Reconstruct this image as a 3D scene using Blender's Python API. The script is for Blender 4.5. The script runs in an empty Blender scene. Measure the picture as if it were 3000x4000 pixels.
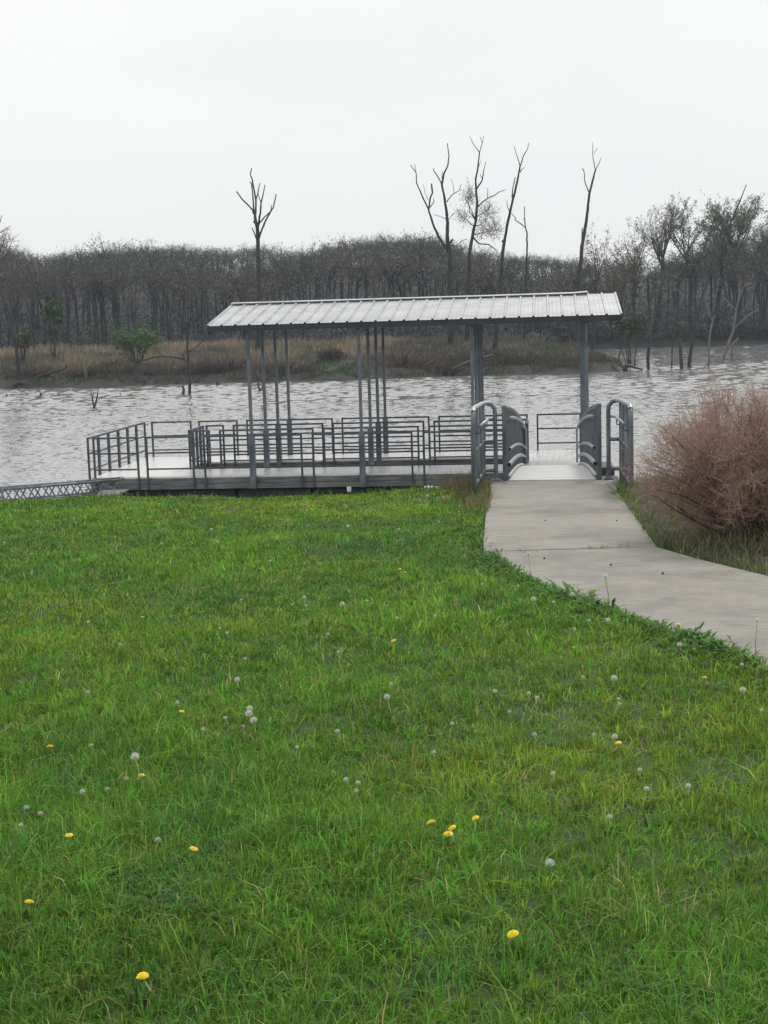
import bpy, math, random
import numpy as np
from mathutils import Vector, Matrix

SC = bpy.context.scene
COL = SC.collection
R = math.radians

# ------------------------------------------------------------------ camera
EYE = 3.93                      # metres above the water
FPX, PITCH, ROLL = 5519.0, 0.13833, 0.02877      # focal length in pixels of the 3000 px wide photo
cF = Vector((0, math.cos(PITCH), -math.sin(PITCH)))
cR0 = Vector((1, 0, 0)); cU0 = Vector((0, math.sin(PITCH), math.cos(PITCH)))
cR = cR0 * math.cos(ROLL) - cU0 * math.sin(ROLL)
cU = cR0 * math.sin(ROLL) + cU0 * math.cos(ROLL)
cam_d = bpy.data.cameras.new('camera')
cam = bpy.data.objects.new('camera', cam_d)
COL.objects.link(cam)
cam_d.sensor_fit = 'HORIZONTAL'; cam_d.sensor_width = 36.0
cam_d.lens = 36.0 * FPX / 3000.0
cam_d.clip_start = 0.05; cam_d.clip_end = 3000
m3 = Matrix((cR, cU, -cF)).transposed()
cam.matrix_world = Matrix.Translation((0, 0, EYE)) @ m3.to_4x4()
SC.camera = cam

# ------------------------------------------------------------------ sky and sun
SUN_EL, SUN_AZ = R(48), R(25)   # azimuth measured from straight ahead (+Y) towards the right (+X)
wd = bpy.data.worlds.new('World'); SC.world = wd; wd.use_nodes = True
nt = wd.node_tree; nt.nodes.clear()
def N(t, ty, **kw):
    n = t.nodes.new(ty)
    for k, v in kw.items(): setattr(n, k, v)
    return n
out = N(nt, 'ShaderNodeOutputWorld'); bg = N(nt, 'ShaderNodeBackground')
sky = N(nt, 'ShaderNodeTexSky', sky_type='NISHITA'); sky.sun_disc = False
sky.sun_elevation = SUN_EL; sky.sun_rotation = SUN_AZ
sky.air_density = 1.0; sky.dust_density = 3.0
# an overcast layer of cloud in front of the clear sky
tc = N(nt, 'ShaderNodeTexCoord')
mp = N(nt, 'ShaderNodeMapping'); mp.inputs['Scale'].default_value = (1.2, 1.2, 3.5)
no = N(nt, 'ShaderNodeTexNoise'); no.inputs['Scale'].default_value = 1.6; no.inputs['Detail'].default_value = 4
cr = N(nt, 'ShaderNodeValToRGB')
cr.color_ramp.elements[0].position = 0.30; cr.color_ramp.elements[0].color = (7.55, 7.6, 7.6, 1)
cr.color_ramp.elements[1].position = 0.62; cr.color_ramp.elements[1].color = (8.4, 8.4, 8.27, 1)
mx = N(nt, 'ShaderNodeMix', data_type='RGBA'); mx.inputs['Factor'].default_value = 0.96
nt.links.new(tc.outputs['Generated'], mp.inputs['Vector']); nt.links.new(mp.outputs['Vector'], no.inputs['Vector'])
nt.links.new(no.outputs['Fac'], cr.inputs['Fac'])
nt.links.new(sky.outputs['Color'], mx.inputs[6]); nt.links.new(cr.outputs['Color'], mx.inputs[7])
nt.links.new(mx.outputs[2], bg.inputs['Color']); bg.inputs['Strength'].default_value = 0.10
nt.links.new(bg.outputs['Background'], out.inputs['Surface'])
sun_d = bpy.data.lights.new('sun', 'SUN'); sun_d.energy = 1.45; sun_d.angle = R(10); sun_d.color = (1, 0.96, 0.9)
sun = bpy.data.objects.new('sun', sun_d); COL.objects.link(sun)
sdir = Vector((math.sin(SUN_AZ) * math.cos(SUN_EL), math.cos(SUN_AZ) * math.cos(SUN_EL), math.sin(SUN_EL)))
sun.rotation_euler = sdir.to_track_quat('Z', 'Y').to_euler(); sun.location = (30, 40, 60)
vs = SC.view_settings
vs.view_transform = 'Standard'; vs.look = 'None'; vs.exposure = 0.26; vs.gamma = 1.0; vs.use_curve_mapping = False
SC.cycles.max_bounces = 6; SC.cycles.diffuse_bounces = 3; SC.cycles.glossy_bounces = 3
SC.cycles.transparent_max_bounces = 8
SC.cycles.use_denoising = True; SC.cycles.denoiser = 'OPENIMAGEDENOISE'; SC.cycles.denoising_prefilter = 'NONE'; SC.cycles.denoising_input_passes = 'RGB_ALBEDO_NORMAL'

# ------------------------------------------------------------------ helpers
rng = np.random.default_rng(7)
def ray(px, py):
    """world direction through a pixel of the 3000x4000 photo"""
    return (cF + cR * ((px - 1500) / FPX) + cU * ((2000 - py) / FPX))
def at(px, py, Y):
    d = ray(px, py); s = Y / d.y
    return Vector((d.x * s, Y, EYE + d.z * s))
def on_z(px, py, z):
    d = ray(px, py); s = (z - EYE) / d.z
    return Vector((d.x * s, d.y * s, z))

def tag(o, label=None, cat=None, group=None, kind=None):
    if label: o['label'] = label
    if cat: o['category'] = cat
    if group: o['group'] = group
    if kind: o['kind'] = kind
    return o
def empty(name, loc=(0, 0, 0), rz=0.0, label=None, cat=None, group=None, kind=None):
    o = bpy.data.objects.new(name, None); COL.objects.link(o)
    o.location = loc; o.rotation_euler = (0, 0, rz); o.empty_display_size = 0.2
    return tag(o, label, cat, group, kind)

class MB:
    def __init__(s): s.v = []; s.f = []; s.c = []
    def add(s, vs, fs, col=None):
        b = len(s.v); s.v.extend([tuple(q) for q in vs]); s.f.extend([tuple(b + i for i in f) for f in fs])
        if col is not None: s.c.extend([col] * len(vs))
    def box(s, x0, x1, y0, y1, z0, z1, col=None):
        s.add([(x0, y0, z0), (x1, y0, z0), (x1, y1, z0), (x0, y1, z0), (x0, y0, z1), (x1, y0, z1), (x1, y1, z1), (x0, y1, z1)],
              [(0, 3, 2, 1), (4, 5, 6, 7), (0, 1, 5, 4), (1, 2, 6, 5), (2, 3, 7, 6), (3, 0, 4, 7)], col)
    def tube(s, pts, rad, n=6, cap=True, col=None, twist=0.0):
        pts = [Vector(p) for p in pts]; m = len(pts)
        if not hasattr(rad, '__len__'): rad = [rad] * m
        ref = None; vs = []
        for i, p in enumerate(pts):
            t = (pts[min(i + 1, m - 1)] - pts[max(i - 1, 0)])
            if t.length < 1e-9: t = Vector((0, 0, 1))
            t.normalize()
            if ref is None:
                ref = Vector((1, 0, 0)) if abs(t.x) < 0.8 else Vector((0, 1, 0))
            a = ref - t * ref.dot(t)
            if a.length < 1e-6: a = t.orthogonal()
            a.normalize(); ref = a; b = t.cross(a)
            for k in range(n):
                an = 2 * math.pi * k / n + twist
                vs.append(p + (a * math.cos(an) + b * math.sin(an)) * rad[i])
        fs = []
        for i in range(m - 1):
            for k in range(n):
                k2 = (k + 1) % n
                fs.append((i * n + k, i * n + k2, (i + 1) * n + k2, (i + 1) * n + k))
        if cap and n > 2:
            fs.append(tuple(range(n - 1, -1, -1))); fs.append(tuple((m - 1) * n + k for k in range(n)))
        s.add(vs, fs, col)
    def bar(s, a, b, w, h, col=None):      # square bar between two points
        s.tube([a, b], 0.5 * math.sqrt(w * w), 4, True, col, math.pi / 4) if False else s._bar(a, b, w, h, col)
    def _bar(s, a, b, w, h, col):
        a = Vector(a); b = Vector(b); t = (b - a).normalized()
        up = Vector((0, 0, 1)) if abs(t.z) < 0.9 else Vector((0, 1, 0))
        x = t.cross(up).normalized() * (w / 2); y = x.normalized().cross(t) * (h / 2)
        vs = [a - x - y, a + x - y, a + x + y, a - x + y, b - x - y, b + x - y, b + x + y, b - x + y]
        s.add(vs, [(0, 1, 2, 3), (7, 6, 5, 4), (0, 4, 5, 1), (1, 5, 6, 2), (2, 6, 7, 3), (3, 7, 4, 0)], col)
    def build(s, name, mat, parent=None, smooth=False, loc=None):
        me = bpy.data.meshes.new(name); me.from_pydata(s.v, [], s.f); me.update()
        if s.c and len(s.c) == len(s.v): paint(me, np.array(s.c, dtype=np.float32))
        return link(name, me, mat, parent, smooth, loc)
def paint(me, cols):
    at_ = me.attributes.new('tint', 'FLOAT_COLOR', 'POINT')
    c4 = np.ones((len(cols), 4), dtype=np.float32); c4[:, :3] = cols[:, :3]
    at_.data.foreach_set('color', c4.ravel())
def link(name, me, mat, parent=None, smooth=False, loc=None):
    if smooth: me.shade_smooth()
    if mat is not None and not me.materials: me.materials.append(mat)
    o = bpy.data.objects.new(name, me); COL.objects.link(o)
    if parent is not None: o.parent = parent
    if loc is not None: o.location = loc
    return o
def np_mesh(name, V, F, cols=None):
    """V (n,3), F (m,k) all faces with k corners"""
    V = np.asarray(V, dtype=np.float32); F = np.asarray(F, dtype=np.int32); k = F.shape[1]
    me = bpy.data.meshes.new(name)
    me.vertices.add(len(V)); me.vertices.foreach_set('co', V.ravel())
    me.loops.add(F.size); me.loops.foreach_set('vertex_index', F.ravel())
    me.polygons.add(len(F)); me.polygons.foreach_set('loop_start', np.arange(0, F.size, k, dtype=np.int32))
    me.update(calc_edges=True); me.validate()
    if cols is not None: paint(me, cols)
    return me

# ------------------------------------------------------------------ materials
def mat_new(name):
    m = bpy.data.materials.new(name); m.use_nodes = True; t = m.node_tree
    return m, t, t.nodes['Principled BSDF']
def noise_mat(name, c0, c1, scale=8.0, rough=0.7, metal=0.0, detail=6.0, bump=0.0, bscale=None, spec=0.5, stretch=(1, 1, 1), p0=0.35, p1=0.65, coord='Object'):
    m, t, b = mat_new(name)
    tcn = N(t, 'ShaderNodeTexCoord'); mpn = N(t, 'ShaderNodeMapping'); mpn.inputs['Scale'].default_value = stretch
    nn = N(t, 'ShaderNodeTexNoise'); nn.inputs['Scale'].default_value = scale; nn.inputs['Detail'].default_value = detail
    rp = N(t, 'ShaderNodeValToRGB'); rp.color_ramp.elements[0].position = p0; rp.color_ramp.elements[1].position = p1
    rp.color_ramp.elements[0].color = (*c0, 1); rp.color_ramp.elements[1].color = (*c1, 1)
    t.links.new(tcn.outputs[coord], mpn.inputs['Vector']); t.links.new(mpn.outputs['Vector'], nn.inputs['Vector'])
    t.links.new(nn.outputs['Fac'], rp.inputs['Fac']); t.links.new(rp.outputs['Color'], b.inputs['Base Color'])
    b.inputs['Roughness'].default_value = rough; b.inputs['Metallic'].default_value = metal
    b.inputs['Specular IOR Level'].default_value = spec
    if bump:
        n2 = N(t, 'ShaderNodeTexNoise'); n2.inputs['Scale'].default_value = bscale or scale * 6; n2.inputs['Detail'].default_value = 5
        t.links.new(mpn.outputs['Vector'], n2.inputs['Vector'])
        bp = N(t, 'ShaderNodeBump'); bp.inputs['Strength'].default_value = bump; bp.inputs['Distance'].default_value = 0.02
        t.links.new(n2.outputs['Fac'], bp.inputs['Height']); t.links.new(bp.outputs['Normal'], b.inputs['Normal'])
    return m
def tint_mat(name, rough=0.6, spec=0.3, trans=0.0):
    m, t, b = mat_new(name)
    a = N(t, 'ShaderNodeAttribute', attribute_name='tint')
    t.links.new(a.outputs['Color'], b.inputs['Base Color'])
    b.inputs['Roughness'].default_value = rough; b.inputs['Specular IOR Level'].default_value = spec
    if trans:
        tr = N(t, 'ShaderNodeBsdfTranslucent'); ms = N(t, 'ShaderNodeMixShader'); ms.inputs[0].default_value = trans
        t.links.new(a.outputs['Color'], tr.inputs['Color'])
        o = t.nodes['Material Output']
        t.links.new(b.outputs[0], ms.inputs[1]); t.links.new(tr.outputs[0], ms.inputs[2]); t.links.new(ms.outputs[0], o.inputs['Surface'])
    return m
M = {}
M['steel'] = noise_mat('painted_steel', (0.045, 0.055, 0.070), (0.085, 0.100, 0.120), 3, 0.45, 0.2, bump=0.05)
M['galv'] = noise_mat('galvanised_steel', (0.085, 0.105, 0.130), (0.19, 0.215, 0.24), 6, 0.42, 0.35, bump=0.05, stretch=(1, 1, .4))
M['galv_lit'] = noise_mat('lit_galvanised_pipe', (0.30, 0.31, 0.32), (0.42, 0.43, 0.44), 9, 0.42, 0.3)  # lighter copy of the galvanised steel, light from above put into its colour
M['black'] = noise_mat('hollow_shade', (0.01, 0.01, 0.012), (0.02, 0.02, 0.022), 5, 0.8)  # near-black colour standing for the shade inside open pipes
M['roof'] = noise_mat('galvalume_roofing', (0.34, 0.355, 0.36), (0.52, 0.535, 0.53), 2.2, 0.42, 0.25, detail=9, bump=0.04, bscale=18, p0=.3, p1=.7)
M['trim'] = noise_mat('dark_eave_trim', (0.022, 0.026, 0.032), (0.04, 0.045, 0.052), 2, 0.6)
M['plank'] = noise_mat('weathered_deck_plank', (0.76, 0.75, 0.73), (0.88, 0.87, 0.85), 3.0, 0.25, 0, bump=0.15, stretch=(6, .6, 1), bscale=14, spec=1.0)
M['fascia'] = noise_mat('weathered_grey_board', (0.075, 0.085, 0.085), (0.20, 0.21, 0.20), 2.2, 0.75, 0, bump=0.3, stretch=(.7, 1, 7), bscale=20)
M['float'] = noise_mat('black_float', (0.012, 0.013, 0.014), (0.03, 0.03, 0.03), 2, 0.6)
M['alu'] = noise_mat('aluminium_plate', (0.52, 0.53, 0.505), (0.66, 0.665, 0.64), 2.5, 0.38, 0.15, bump=0.08, bscale=40, spec=.5)
M['bark'] = noise_mat('dead_bark', (0.022, 0.021, 0.022), (0.062, 0.059, 0.058), 3, 0.9, 0, bump=0.5, stretch=(3, 3, .6), bscale=8)
M['pale_bark'] = noise_mat('bleached_wood', (0.11, 0.105, 0.10), (0.20, 0.19, 0.185), 3, 0.9, 0, bump=0.4, stretch=(3, 3, .6), bscale=8)
M['wet_wood'] = noise_mat('wet_dark_wood', (0.018, 0.017, 0.016), (0.05, 0.046, 0.042), 4, 0.6, 0, bump=0.4)
M['twig'] = tint_mat('twig_and_bud', 0.8, 0.2)
M['blade'] = tint_mat('grass_blade', 0.6, 0.12, 0.42)
M['leaf'] = tint_mat('soft_leaf', 0.6, 0.15, 0.25)
M['petal'] = noise_mat('yellow_petal', (0.76, 0.53, 0.015), (0.88, 0.68, 0.03), 60, 0.6)
M['stalk'] = noise_mat('pale_stalk', (0.20, 0.24, 0.09), (0.32, 0.31, 0.16), 20, 0.6)
M['pappus'] = noise_mat('seed_fluff', (0.72, 0.73, 0.69), (0.88, 0.88, 0.84), 70, 0.9)
M['seedcore'] = noise_mat('brown_seed_core', (0.10, 0.08, 0.05), (0.2, 0.17, 0.11), 70, 0.9)
M['white'] = noise_mat('white_plastic', (0.62, 0.62, 0.58), (0.78, 0.78, 0.74), 6, 0.5)

# concrete with stains
def concrete():
    m, t, b = mat_new('aged_concrete')
    tcn = N(t, 'ShaderNodeTexCoord')
    big = N(t, 'ShaderNodeTexNoise'); big.inputs['Scale'].default_value = 0.9; big.inputs['Detail'].default_value = 7; big.inputs['Roughness'].default_value = .65
    fine = N(t, 'ShaderNodeTexNoise'); fine.inputs['Scale'].default_value = 70; fine.inputs['Detail'].default_value = 4
    mpn = N(t, 'ShaderNodeMapping'); mpn.inputs['Scale'].default_value = (1.5, 14, 1)
    brm = N(t, 'ShaderNodeTexNoise'); brm.inputs['Scale'].default_value = 3; brm.inputs['Detail'].default_value = 5
    t.links.new(tcn.outputs['Object'], big.inputs['Vector']); t.links.new(tcn.outputs['Object'], fine.inputs['Vector'])
    t.links.new(tcn.outputs['Object'], mpn.inputs['Vector']); t.links.new(mpn.outputs['Vector'], brm.inputs['Vector'])
    r1 = N(t, 'ShaderNodeValToRGB'); e = r1.color_ramp.elements
    e[0].position = .34; e[0].color = (.190, .182, .165, 1); e[1].position = .56; e[1].color = (.312, .296, .266, 1)
    r2 = N(t, 'ShaderNodeValToRGB'); e = r2.color_ramp.elements
    e[0].position = .3; e[0].color = (.84, .84, .84, 1); e[1].position = .7; e[1].color = (1.08, 1.08, 1.08, 1)
    r3 = N(t, 'ShaderNodeValToRGB'); e = r3.color_ramp.elements
    e[0].position = .30; e[0].color = (.80, .80, .80, 1); e[1].position = .55; e[1].color = (1.03, 1.03, 1.03, 1)
    t.links.new(big.outputs['Fac'], r1.inputs['Fac']); t.links.new(fine.outputs['Fac'], r2.inputs['Fac']); t.links.new(brm.outputs['Fac'], r3.inputs['Fac'])
    m1 = N(t, 'ShaderNodeMix', data_type='RGBA', blend_type='MULTIPLY'); m1.inputs['Factor'].default_value = 1
    m2 = N(t, 'ShaderNodeMix', data_type='RGBA', blend_type='MULTIPLY'); m2.inputs['Factor'].default_value = 1
    t.links.new(r1.outputs['Color'], m1.inputs[6]); t.links.new(r2.outputs['Color'], m1.inputs[7])
    t.links.new(m1.outputs[2], m2.inputs[6]); t.links.new(r3.outputs['Color'], m2.inputs[7])
    t.links.new(m2.outputs[2], b.inputs['Base Color'])
    b.inputs['Roughness'].default_value = .85; b.inputs['Specular IOR Level'].default_value = .3
    bp = N(t, 'ShaderNodeBump'); bp.inputs['Strength'].default_value = .35; bp.inputs['Distance'].default_value = .01
    t.links.new(brm.outputs['Fac'], bp.inputs['Height']); t.links.new(bp.outputs['Normal'], b.inputs['Normal'])
    return m
M['concrete'] = concrete()

def water():
    m, t, b = mat_new('lake_water')
    b.inputs['Base Color'].default_value = (.24, .24, .23, 1)
    b.inputs['Roughness'].default_value = .07; b.inputs["IOR"].default_value = 2.6
    tcn = N(t, 'ShaderNodeTexCoord')
    def ripple(sx, sy, sc, det, rot=0.0):
        mpn = N(t, 'ShaderNodeMapping'); mpn.inputs['Scale'].default_value = (sx, sy, 1); mpn.inputs['Rotation'].default_value = (0, 0, rot)
        n = N(t, 'ShaderNodeTexNoise'); n.inputs['Scale'].default_value = sc; n.inputs['Detail'].default_value = det
        t.links.new(tcn.outputs['Object'], mpn.inputs['Vector']); t.links.new(mpn.outputs['Vector'], n.inputs['Vector'])
        return n
    a = ripple(.55, 1.0, 7.0, 3, R(12)); c = ripple(.6, 1.0, 3.2, 2, R(-8)); g = ripple(.6, 1, .045, 3, R(5))
    ad = N(t, 'ShaderNodeMath', operation='MULTIPLY_ADD'); ad.inputs[1].default_value = 2.0
    t.links.new(c.outputs['Fac'], ad.inputs[0]); t.links.new(a.outputs['Fac'], ad.inputs[2])
    gr = N(t, 'ShaderNodeMapRange'); gr.inputs[1].default_value = .38; gr.inputs[2].default_value = .62; gr.inputs[3].default_value = .002; gr.inputs[4].default_value = .006
    t.links.new(g.outputs['Fac'], gr.inputs[0])
    bp = N(t, 'ShaderNodeBump'); bp.inputs['Strength'].default_value = 1.0
    t.links.new(gr.outputs[0], bp.inputs['Distance']); t.links.new(ad.outputs[0], bp.inputs['Height']); t.links.new(bp.outputs['Normal'], b.inputs['Normal'])
    return m
M['water'] = water()

# ------------------------------------------------------------------ ground on this side
def smooth(x, a, b):
    t = np.clip((np.asarray(x, dtype=float) - a) / (b - a), 0, 1); return t * t * (3 - 2 * t)
def plane_z(y): return 1.60 + 0.036 * (19.2 - np.asarray(y, dtype=float))
def wob(x, y):
    x = np.asarray(x, dtype=float); y = np.asarray(y, dtype=float)
    return .022 * np.sin(1.3 * x + .7 * y) + .018 * np.sin(2.9 * y - 1.1 * x + 1) + .012 * np.sin(4.7 * x + 3.1 * y)
def lawn_z(x, y):
    y = np.asarray(y, dtype=float)
    edge = 18.2 + .12 * np.sin(np.asarray(x) * .9)
    fall = smooth(y, edge, edge + 5.5)
    return plane_z(np.minimum(y, edge)) * (1 - fall) + fall * (-1.2) + wob(x, y) * (1 - fall)
def hit_plane(px, py):
    d = ray(px, py); s = (1.60 + .036 * 19.2 - EYE) / (d.z + .036 * d.y)
    return Vector((d.x * s, d.y * s, EYE + d.z * s))
def hit_lawn(px, py):
    p = hit_plane(px, py); return Vector((p.x, p.y, float(lawn_z(p.x, p.y))))

# path outline, in metres on the ground
right_px = [(2412, 1884), (2415, 1935), (2567, 2147), (2720, 2192), (2874, 2231), (3000, 2262), (3400, 2345)]
left_px = [(1905, 1884), (1905, 1936), (1888, 2123), (1955, 2200), (2070, 2268), (2195, 2330), (2400, 2402), (2560, 2460), (2715, 2510), (2840, 2566), (2964, 2622), (3400, 2805)]
PR = [hit_plane(*p) for p in right_px]; PL = [hit_plane(*p) for p in left_px]
PR.append(PR[-1] + Vector((7.5, -1.2, 0))); PL.append(PL[-1] + Vector((8.0, -1.6, 0)))
poly = np.array([[p.x, p.y] for p in PL] + [[p.x, p.y] for p in reversed(PR)])
def in_path(x, y, grow=0.0):
    x = np.asarray(x); y = np.asarray(y); ins = np.zeros(x.shape, bool); n = len(poly)
    for i in range(n):
        x0, y0 = poly[i]; x1, y1 = poly[(i + 1) % n]
        c = ((y0 > y) != (y1 > y)) & (x < (x1 - x0) * (y - y0) / (y1 - y0 + 1e-12) + x0)
        ins ^= c
    return ins
def edge_dist(x, y):
    d = np.full(np.shape(x), 1e9); n = len(poly)
    for i in range(n):
        a = poly[i]; b = poly[(i + 1) % n]; ab = b - a
        t = np.clip(((x - a[0]) * ab[0] + (y - a[1]) * ab[1]) / (ab @ ab), 0, 1)
        d = np.minimum(d, np.hypot(x - a[0] - t * ab[0], y - a[1] - t * ab[1]))
    return d

xs = np.concatenate([np.linspace(-60, -9, 26), np.linspace(-8.5, 9.5, 91), np.linspace(10, 60, 26)])
ys = np.concatenate([np.linspace(-40, 0, 15), np.linspace(.3, 24, 100), np.linspace(26, 60, 6)])
gx, gy = np.meshgrid(xs, ys); gz = lawn_z(gx, gy)
gz = gz - .12 * (in_path(gx, gy) | (edge_dist(gx, gy) < .04))
V = np.stack([gx.ravel(), gy.ravel(), gz.ravel()], 1)
w = len(xs); idx = np.arange(len(ys) - 1)[:, None] * w + np.arange(w - 1)[None, :]
F = np.stack([idx, idx + 1, idx + 1 + w, idx + w], -1).reshape(-1, 4)
M['soil'] = noise_mat('soil_under_grass', (.028, .055, .012), (.055, .090, .022), 1.6, .95, detail=8, p0=.3, p1=.7)
tag(link('ground', np_mesh('ground', V, F), M['soil'], smooth=True), 'grassy ground sloping gently down to the lake shore', kind='structure')

# path slabs
path = empty('path', kind='structure', label='pale concrete path curving in from the right to the gangway')
def strip(la, lb, z_off, thick, mat, name):
    mb = MB(); vs = []; n = len(la)
    top = [Vector((p.x, p.y, float(plane_z(p.y)) + z_off)) for p in la + lb[::-1]]
    bot = [q - Vector((0, 0, thick)) for q in top]
    k = len(top)
    mb.add(top + bot, [tuple(range(k)), tuple(range(2 * k - 1, k - 1, -1))] + [(i, k + i, k + (i + 1) % k, (i + 1) % k) for i in range(k)])
    o = mb.build(name, mat, path)
    bv = o.modifiers.new('edge', 'BEVEL'); bv.width = .012; bv.segments = 2; bv.limit_method = 'ANGLE'; bv.angle_limit = R(50)
    return o
jl = hit_plane(1890, 2166); jr = hit_plane(2574, 2148); g = Vector((0, .011, 0))
jr = PR[2].copy()
strip([PL[0], PL[1], PL[2], jl + g], [PR[0], PR[1], jr + g], .03, .55, M['concrete'], 'slab')
strip([jl - g] + PL[3:], [jr - g] + PR[3:], .026, .30, M['concrete'], 'slab')

# ------------------------------------------------------------------ lake and the far shore
def wave_set(x, y, l0, l1, slope, nw, seed, spread):
    g = np.random.default_rng(seed); h = np.zeros(np.shape(x))
    for k in range(nw):
        lam = l0 * (l1 / l0) ** (k / (nw - 1)); th = R(80) + g.normal(0, R(spread)); sl = slope / math.sqrt(nw / 2)
        h += sl * lam / 6.283 * np.sin((x * math.cos(th) + y * math.sin(th)) * 6.283 / lam + g.uniform(0, 6.28))
    return h
def wave_h(x, y):
    edge = 66 + 2.0 * np.sin(x * .09) + 1.1 * np.sin(x * .31 + 1) - .10 * x
    far = smooth(y, edge - 1.5, edge + 1.5)
    gust = .62 + .38 * np.sin(x * .07 + y * .11 + 1.3 * np.sin(x * .05)) * np.sin(y * .16 - x * .03 + 1)
    near_h = wave_set(x, y, .26, .40, .175, 34, 55, 34) + wave_set(x, y, 1.2, 3.0, .004, 10, 56, 25)
    far_h = wave_set(x, y, .55, 1.5, .15, 34, 57, 38) * (.5 + .65 * gust)
    return (near_h * (1 - far) * (.9 + .15 * gust) + far_h * far) * (1 - smooth(y, 140, 175))
ywat = np.concatenate([[15, 21], np.arange(22, 66, .095), np.arange(66, 96, .17), np.arange(96, 146, .35), [160, 200, 300, 420]])
twat = np.concatenate([[-1], np.linspace(-1, 1, 261), [1]])
gy, gt = np.meshgrid(ywat, twat, indexing='ij'); gx = gt * (.345 * gy + 1.5); gz = wave_h(gx, gy)
gx[:, 0] = -500; gx[:, -1] = 500; gz[:, [0, -1]] = 0
V = np.stack([gx.ravel(), gy.ravel(), gz.ravel()], 1); w = len(twat)
idx = np.arange(len(ywat) - 1)[:, None] * w + np.arange(w - 1)[None, :]
F = np.stack([idx, idx + 1, idx + 1 + w, idx + w], -1).reshape(-1, 4)
w_me = np_mesh('lake_water', V, F); w_me.shade_smooth()
tag(link('lake_water', w_me, M['water']), 'rippled grey lake reflecting the overcast sky', kind='structure')

TOPS = [(-900, 990), (-300, 985), (80, 982), (250, 985), (330, 970), (500, 955), (620, 965), (800, 978), (950, 968), (1150, 942), (1300, 945), (1450, 935), (1560, 930),
        (1700, 935), (1900, 955), (2000, 975), (2100, 985), (2200, 1000), (2330, 1030), (2450, 1040), (2550, 1020), (2750, 960), (3000, 900), (3400, 860), (4200, 840)]
def shore_y(x):
    x = np.asarray(x, dtype=float)
    near = 88.5 + .9 * np.sin(x * .45) + .5 * np.sin(x * 1.3 + 2) + np.where(x < -18, (-18 - x) * .12, 0)
    return near + (141 - near) * smooth(x, 15.2, 17.4)
def top_slope(x, y):
    px = 1500 + np.asarray(x) / np.asarray(y) * FPX
    py = np.interp(px, [t[0] for t in TOPS], [t[1] for t in TOPS])
    hor = 1231.7 - (px - 1500) * math.tan(ROLL)
    return (hor - py) / FPX
def far_z(x, y):
    x = np.asarray(x, dtype=float); y = np.asarray(y, dtype=float)
    t = y - shore_y(x)
    spit = 1 - smooth(x, 9, 16) * (1 - smooth(y, 120, 140))
    low = .55 * smooth(t, -.6, 1.2) + (1.15 * smooth(t, 1, 20)) * (.35 + .65 * spit) - .9 * (1 - smooth(t, -3, 0))
    low = low + (.10 * np.sin(x * .8 + y * .3) + .07 * np.sin(x * 2.1 - y * .5)) * smooth(t, 0, 3)
    crest = EYE + top_slope(x, 225.0) * 225.0 - 5.0
    return low + np.maximum(crest - 1.5, 0) * smooth(y, 128, 225) + np.where(y > 225, (y - 225) * .004, 0)
xs = np.linspace(-190, 190, 220); ys = np.concatenate([np.linspace(82, 135, 70), np.linspace(137, 260, 45), np.linspace(270, 420, 6)])
gx, gy = np.meshgrid(xs, ys); gz = far_z(gx, gy)
V = np.stack([gx.ravel(), gy.ravel(), gz.ravel()], 1); w = len(xs)
idx = np.arange(len(ys) - 1)[:, None] * w + np.arange(w - 1)[None, :]
F = np.stack([idx, idx + 1, idx + 1 + w, idx + w], -1).reshape(-1, 4)
M['bank'] = noise_mat('leaf_litter_bank', (.026, .026, .026), (.048, .045, .040), .35, .95, detail=9, bump=.4, bscale=2)
tag(link('hill', np_mesh('hill', V, F), M['bank'], smooth=True), 'low far bank rising into a wooded hill across the lake', kind='structure')
tag(link('lake_bed', np_mesh('lake_bed', [(-500, 20, -1.3), (500, 20, -1.3), (500, 420, -1.3), (-500, 420, -1.3)], [(0, 1, 2, 3)]), M['soil']), 'muddy bed under the lake water', kind='structure')

# ------------------------------------------------------------------ trees
def jit(a): return Vector(rng.normal(0, a, 3))
class TreeMB:
    """woody tubes in w, twigs and buds in c"""
    def __init__(s): s.w = MB(); s.V = []; s.F = []; s.C = []; s.n = 0
    def tri(s, a, b, c, col):
        s.V += [a, b, c]; s.C += [col] * 3; s.F.append((s.n, s.n + 1, s.n + 2)); s.n += 3
    def twig(s, p, d, L, wd, col, up=.25):
        d = d.normalized(); side = d.orthogonal().normalized(); side.rotate(Matrix.Rotation(rng.uniform(0, 6.28), 3, d))
        q = p + d * (L * .5) + jit(.06 * L); e = q + (d + Vector((0, 0, up)) + jit(.25)).normalized() * (L * .5)
        h = side * (wd / 2)
        b = s.n; s.V += [p - h, p + h, q - h * .7, q + h * .7, e]; s.C += [col] * 5
        s.F += [(b, b + 1, b + 3), (b, b + 3, b + 2), (b + 2, b + 3, b + 4)]; s.n += 5
        return q, e
    def bud(s, p, r, col):
        s.tri(p + jit(r), p + jit(r), p + jit(r), col)
    def crown_mesh(s, name):
        return np_mesh(name, np.array([tuple(v) for v in s.V]), np.array(s.F), np.array(s.C))
BUDS = [(.155, .150, .085), (.185, .17, .10), (.125, .135, .075), (.165, .138, .098)]
TWIGC = [(.10, .094, .096), (.13, .122, .118), (.08, .078, .084)]
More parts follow.
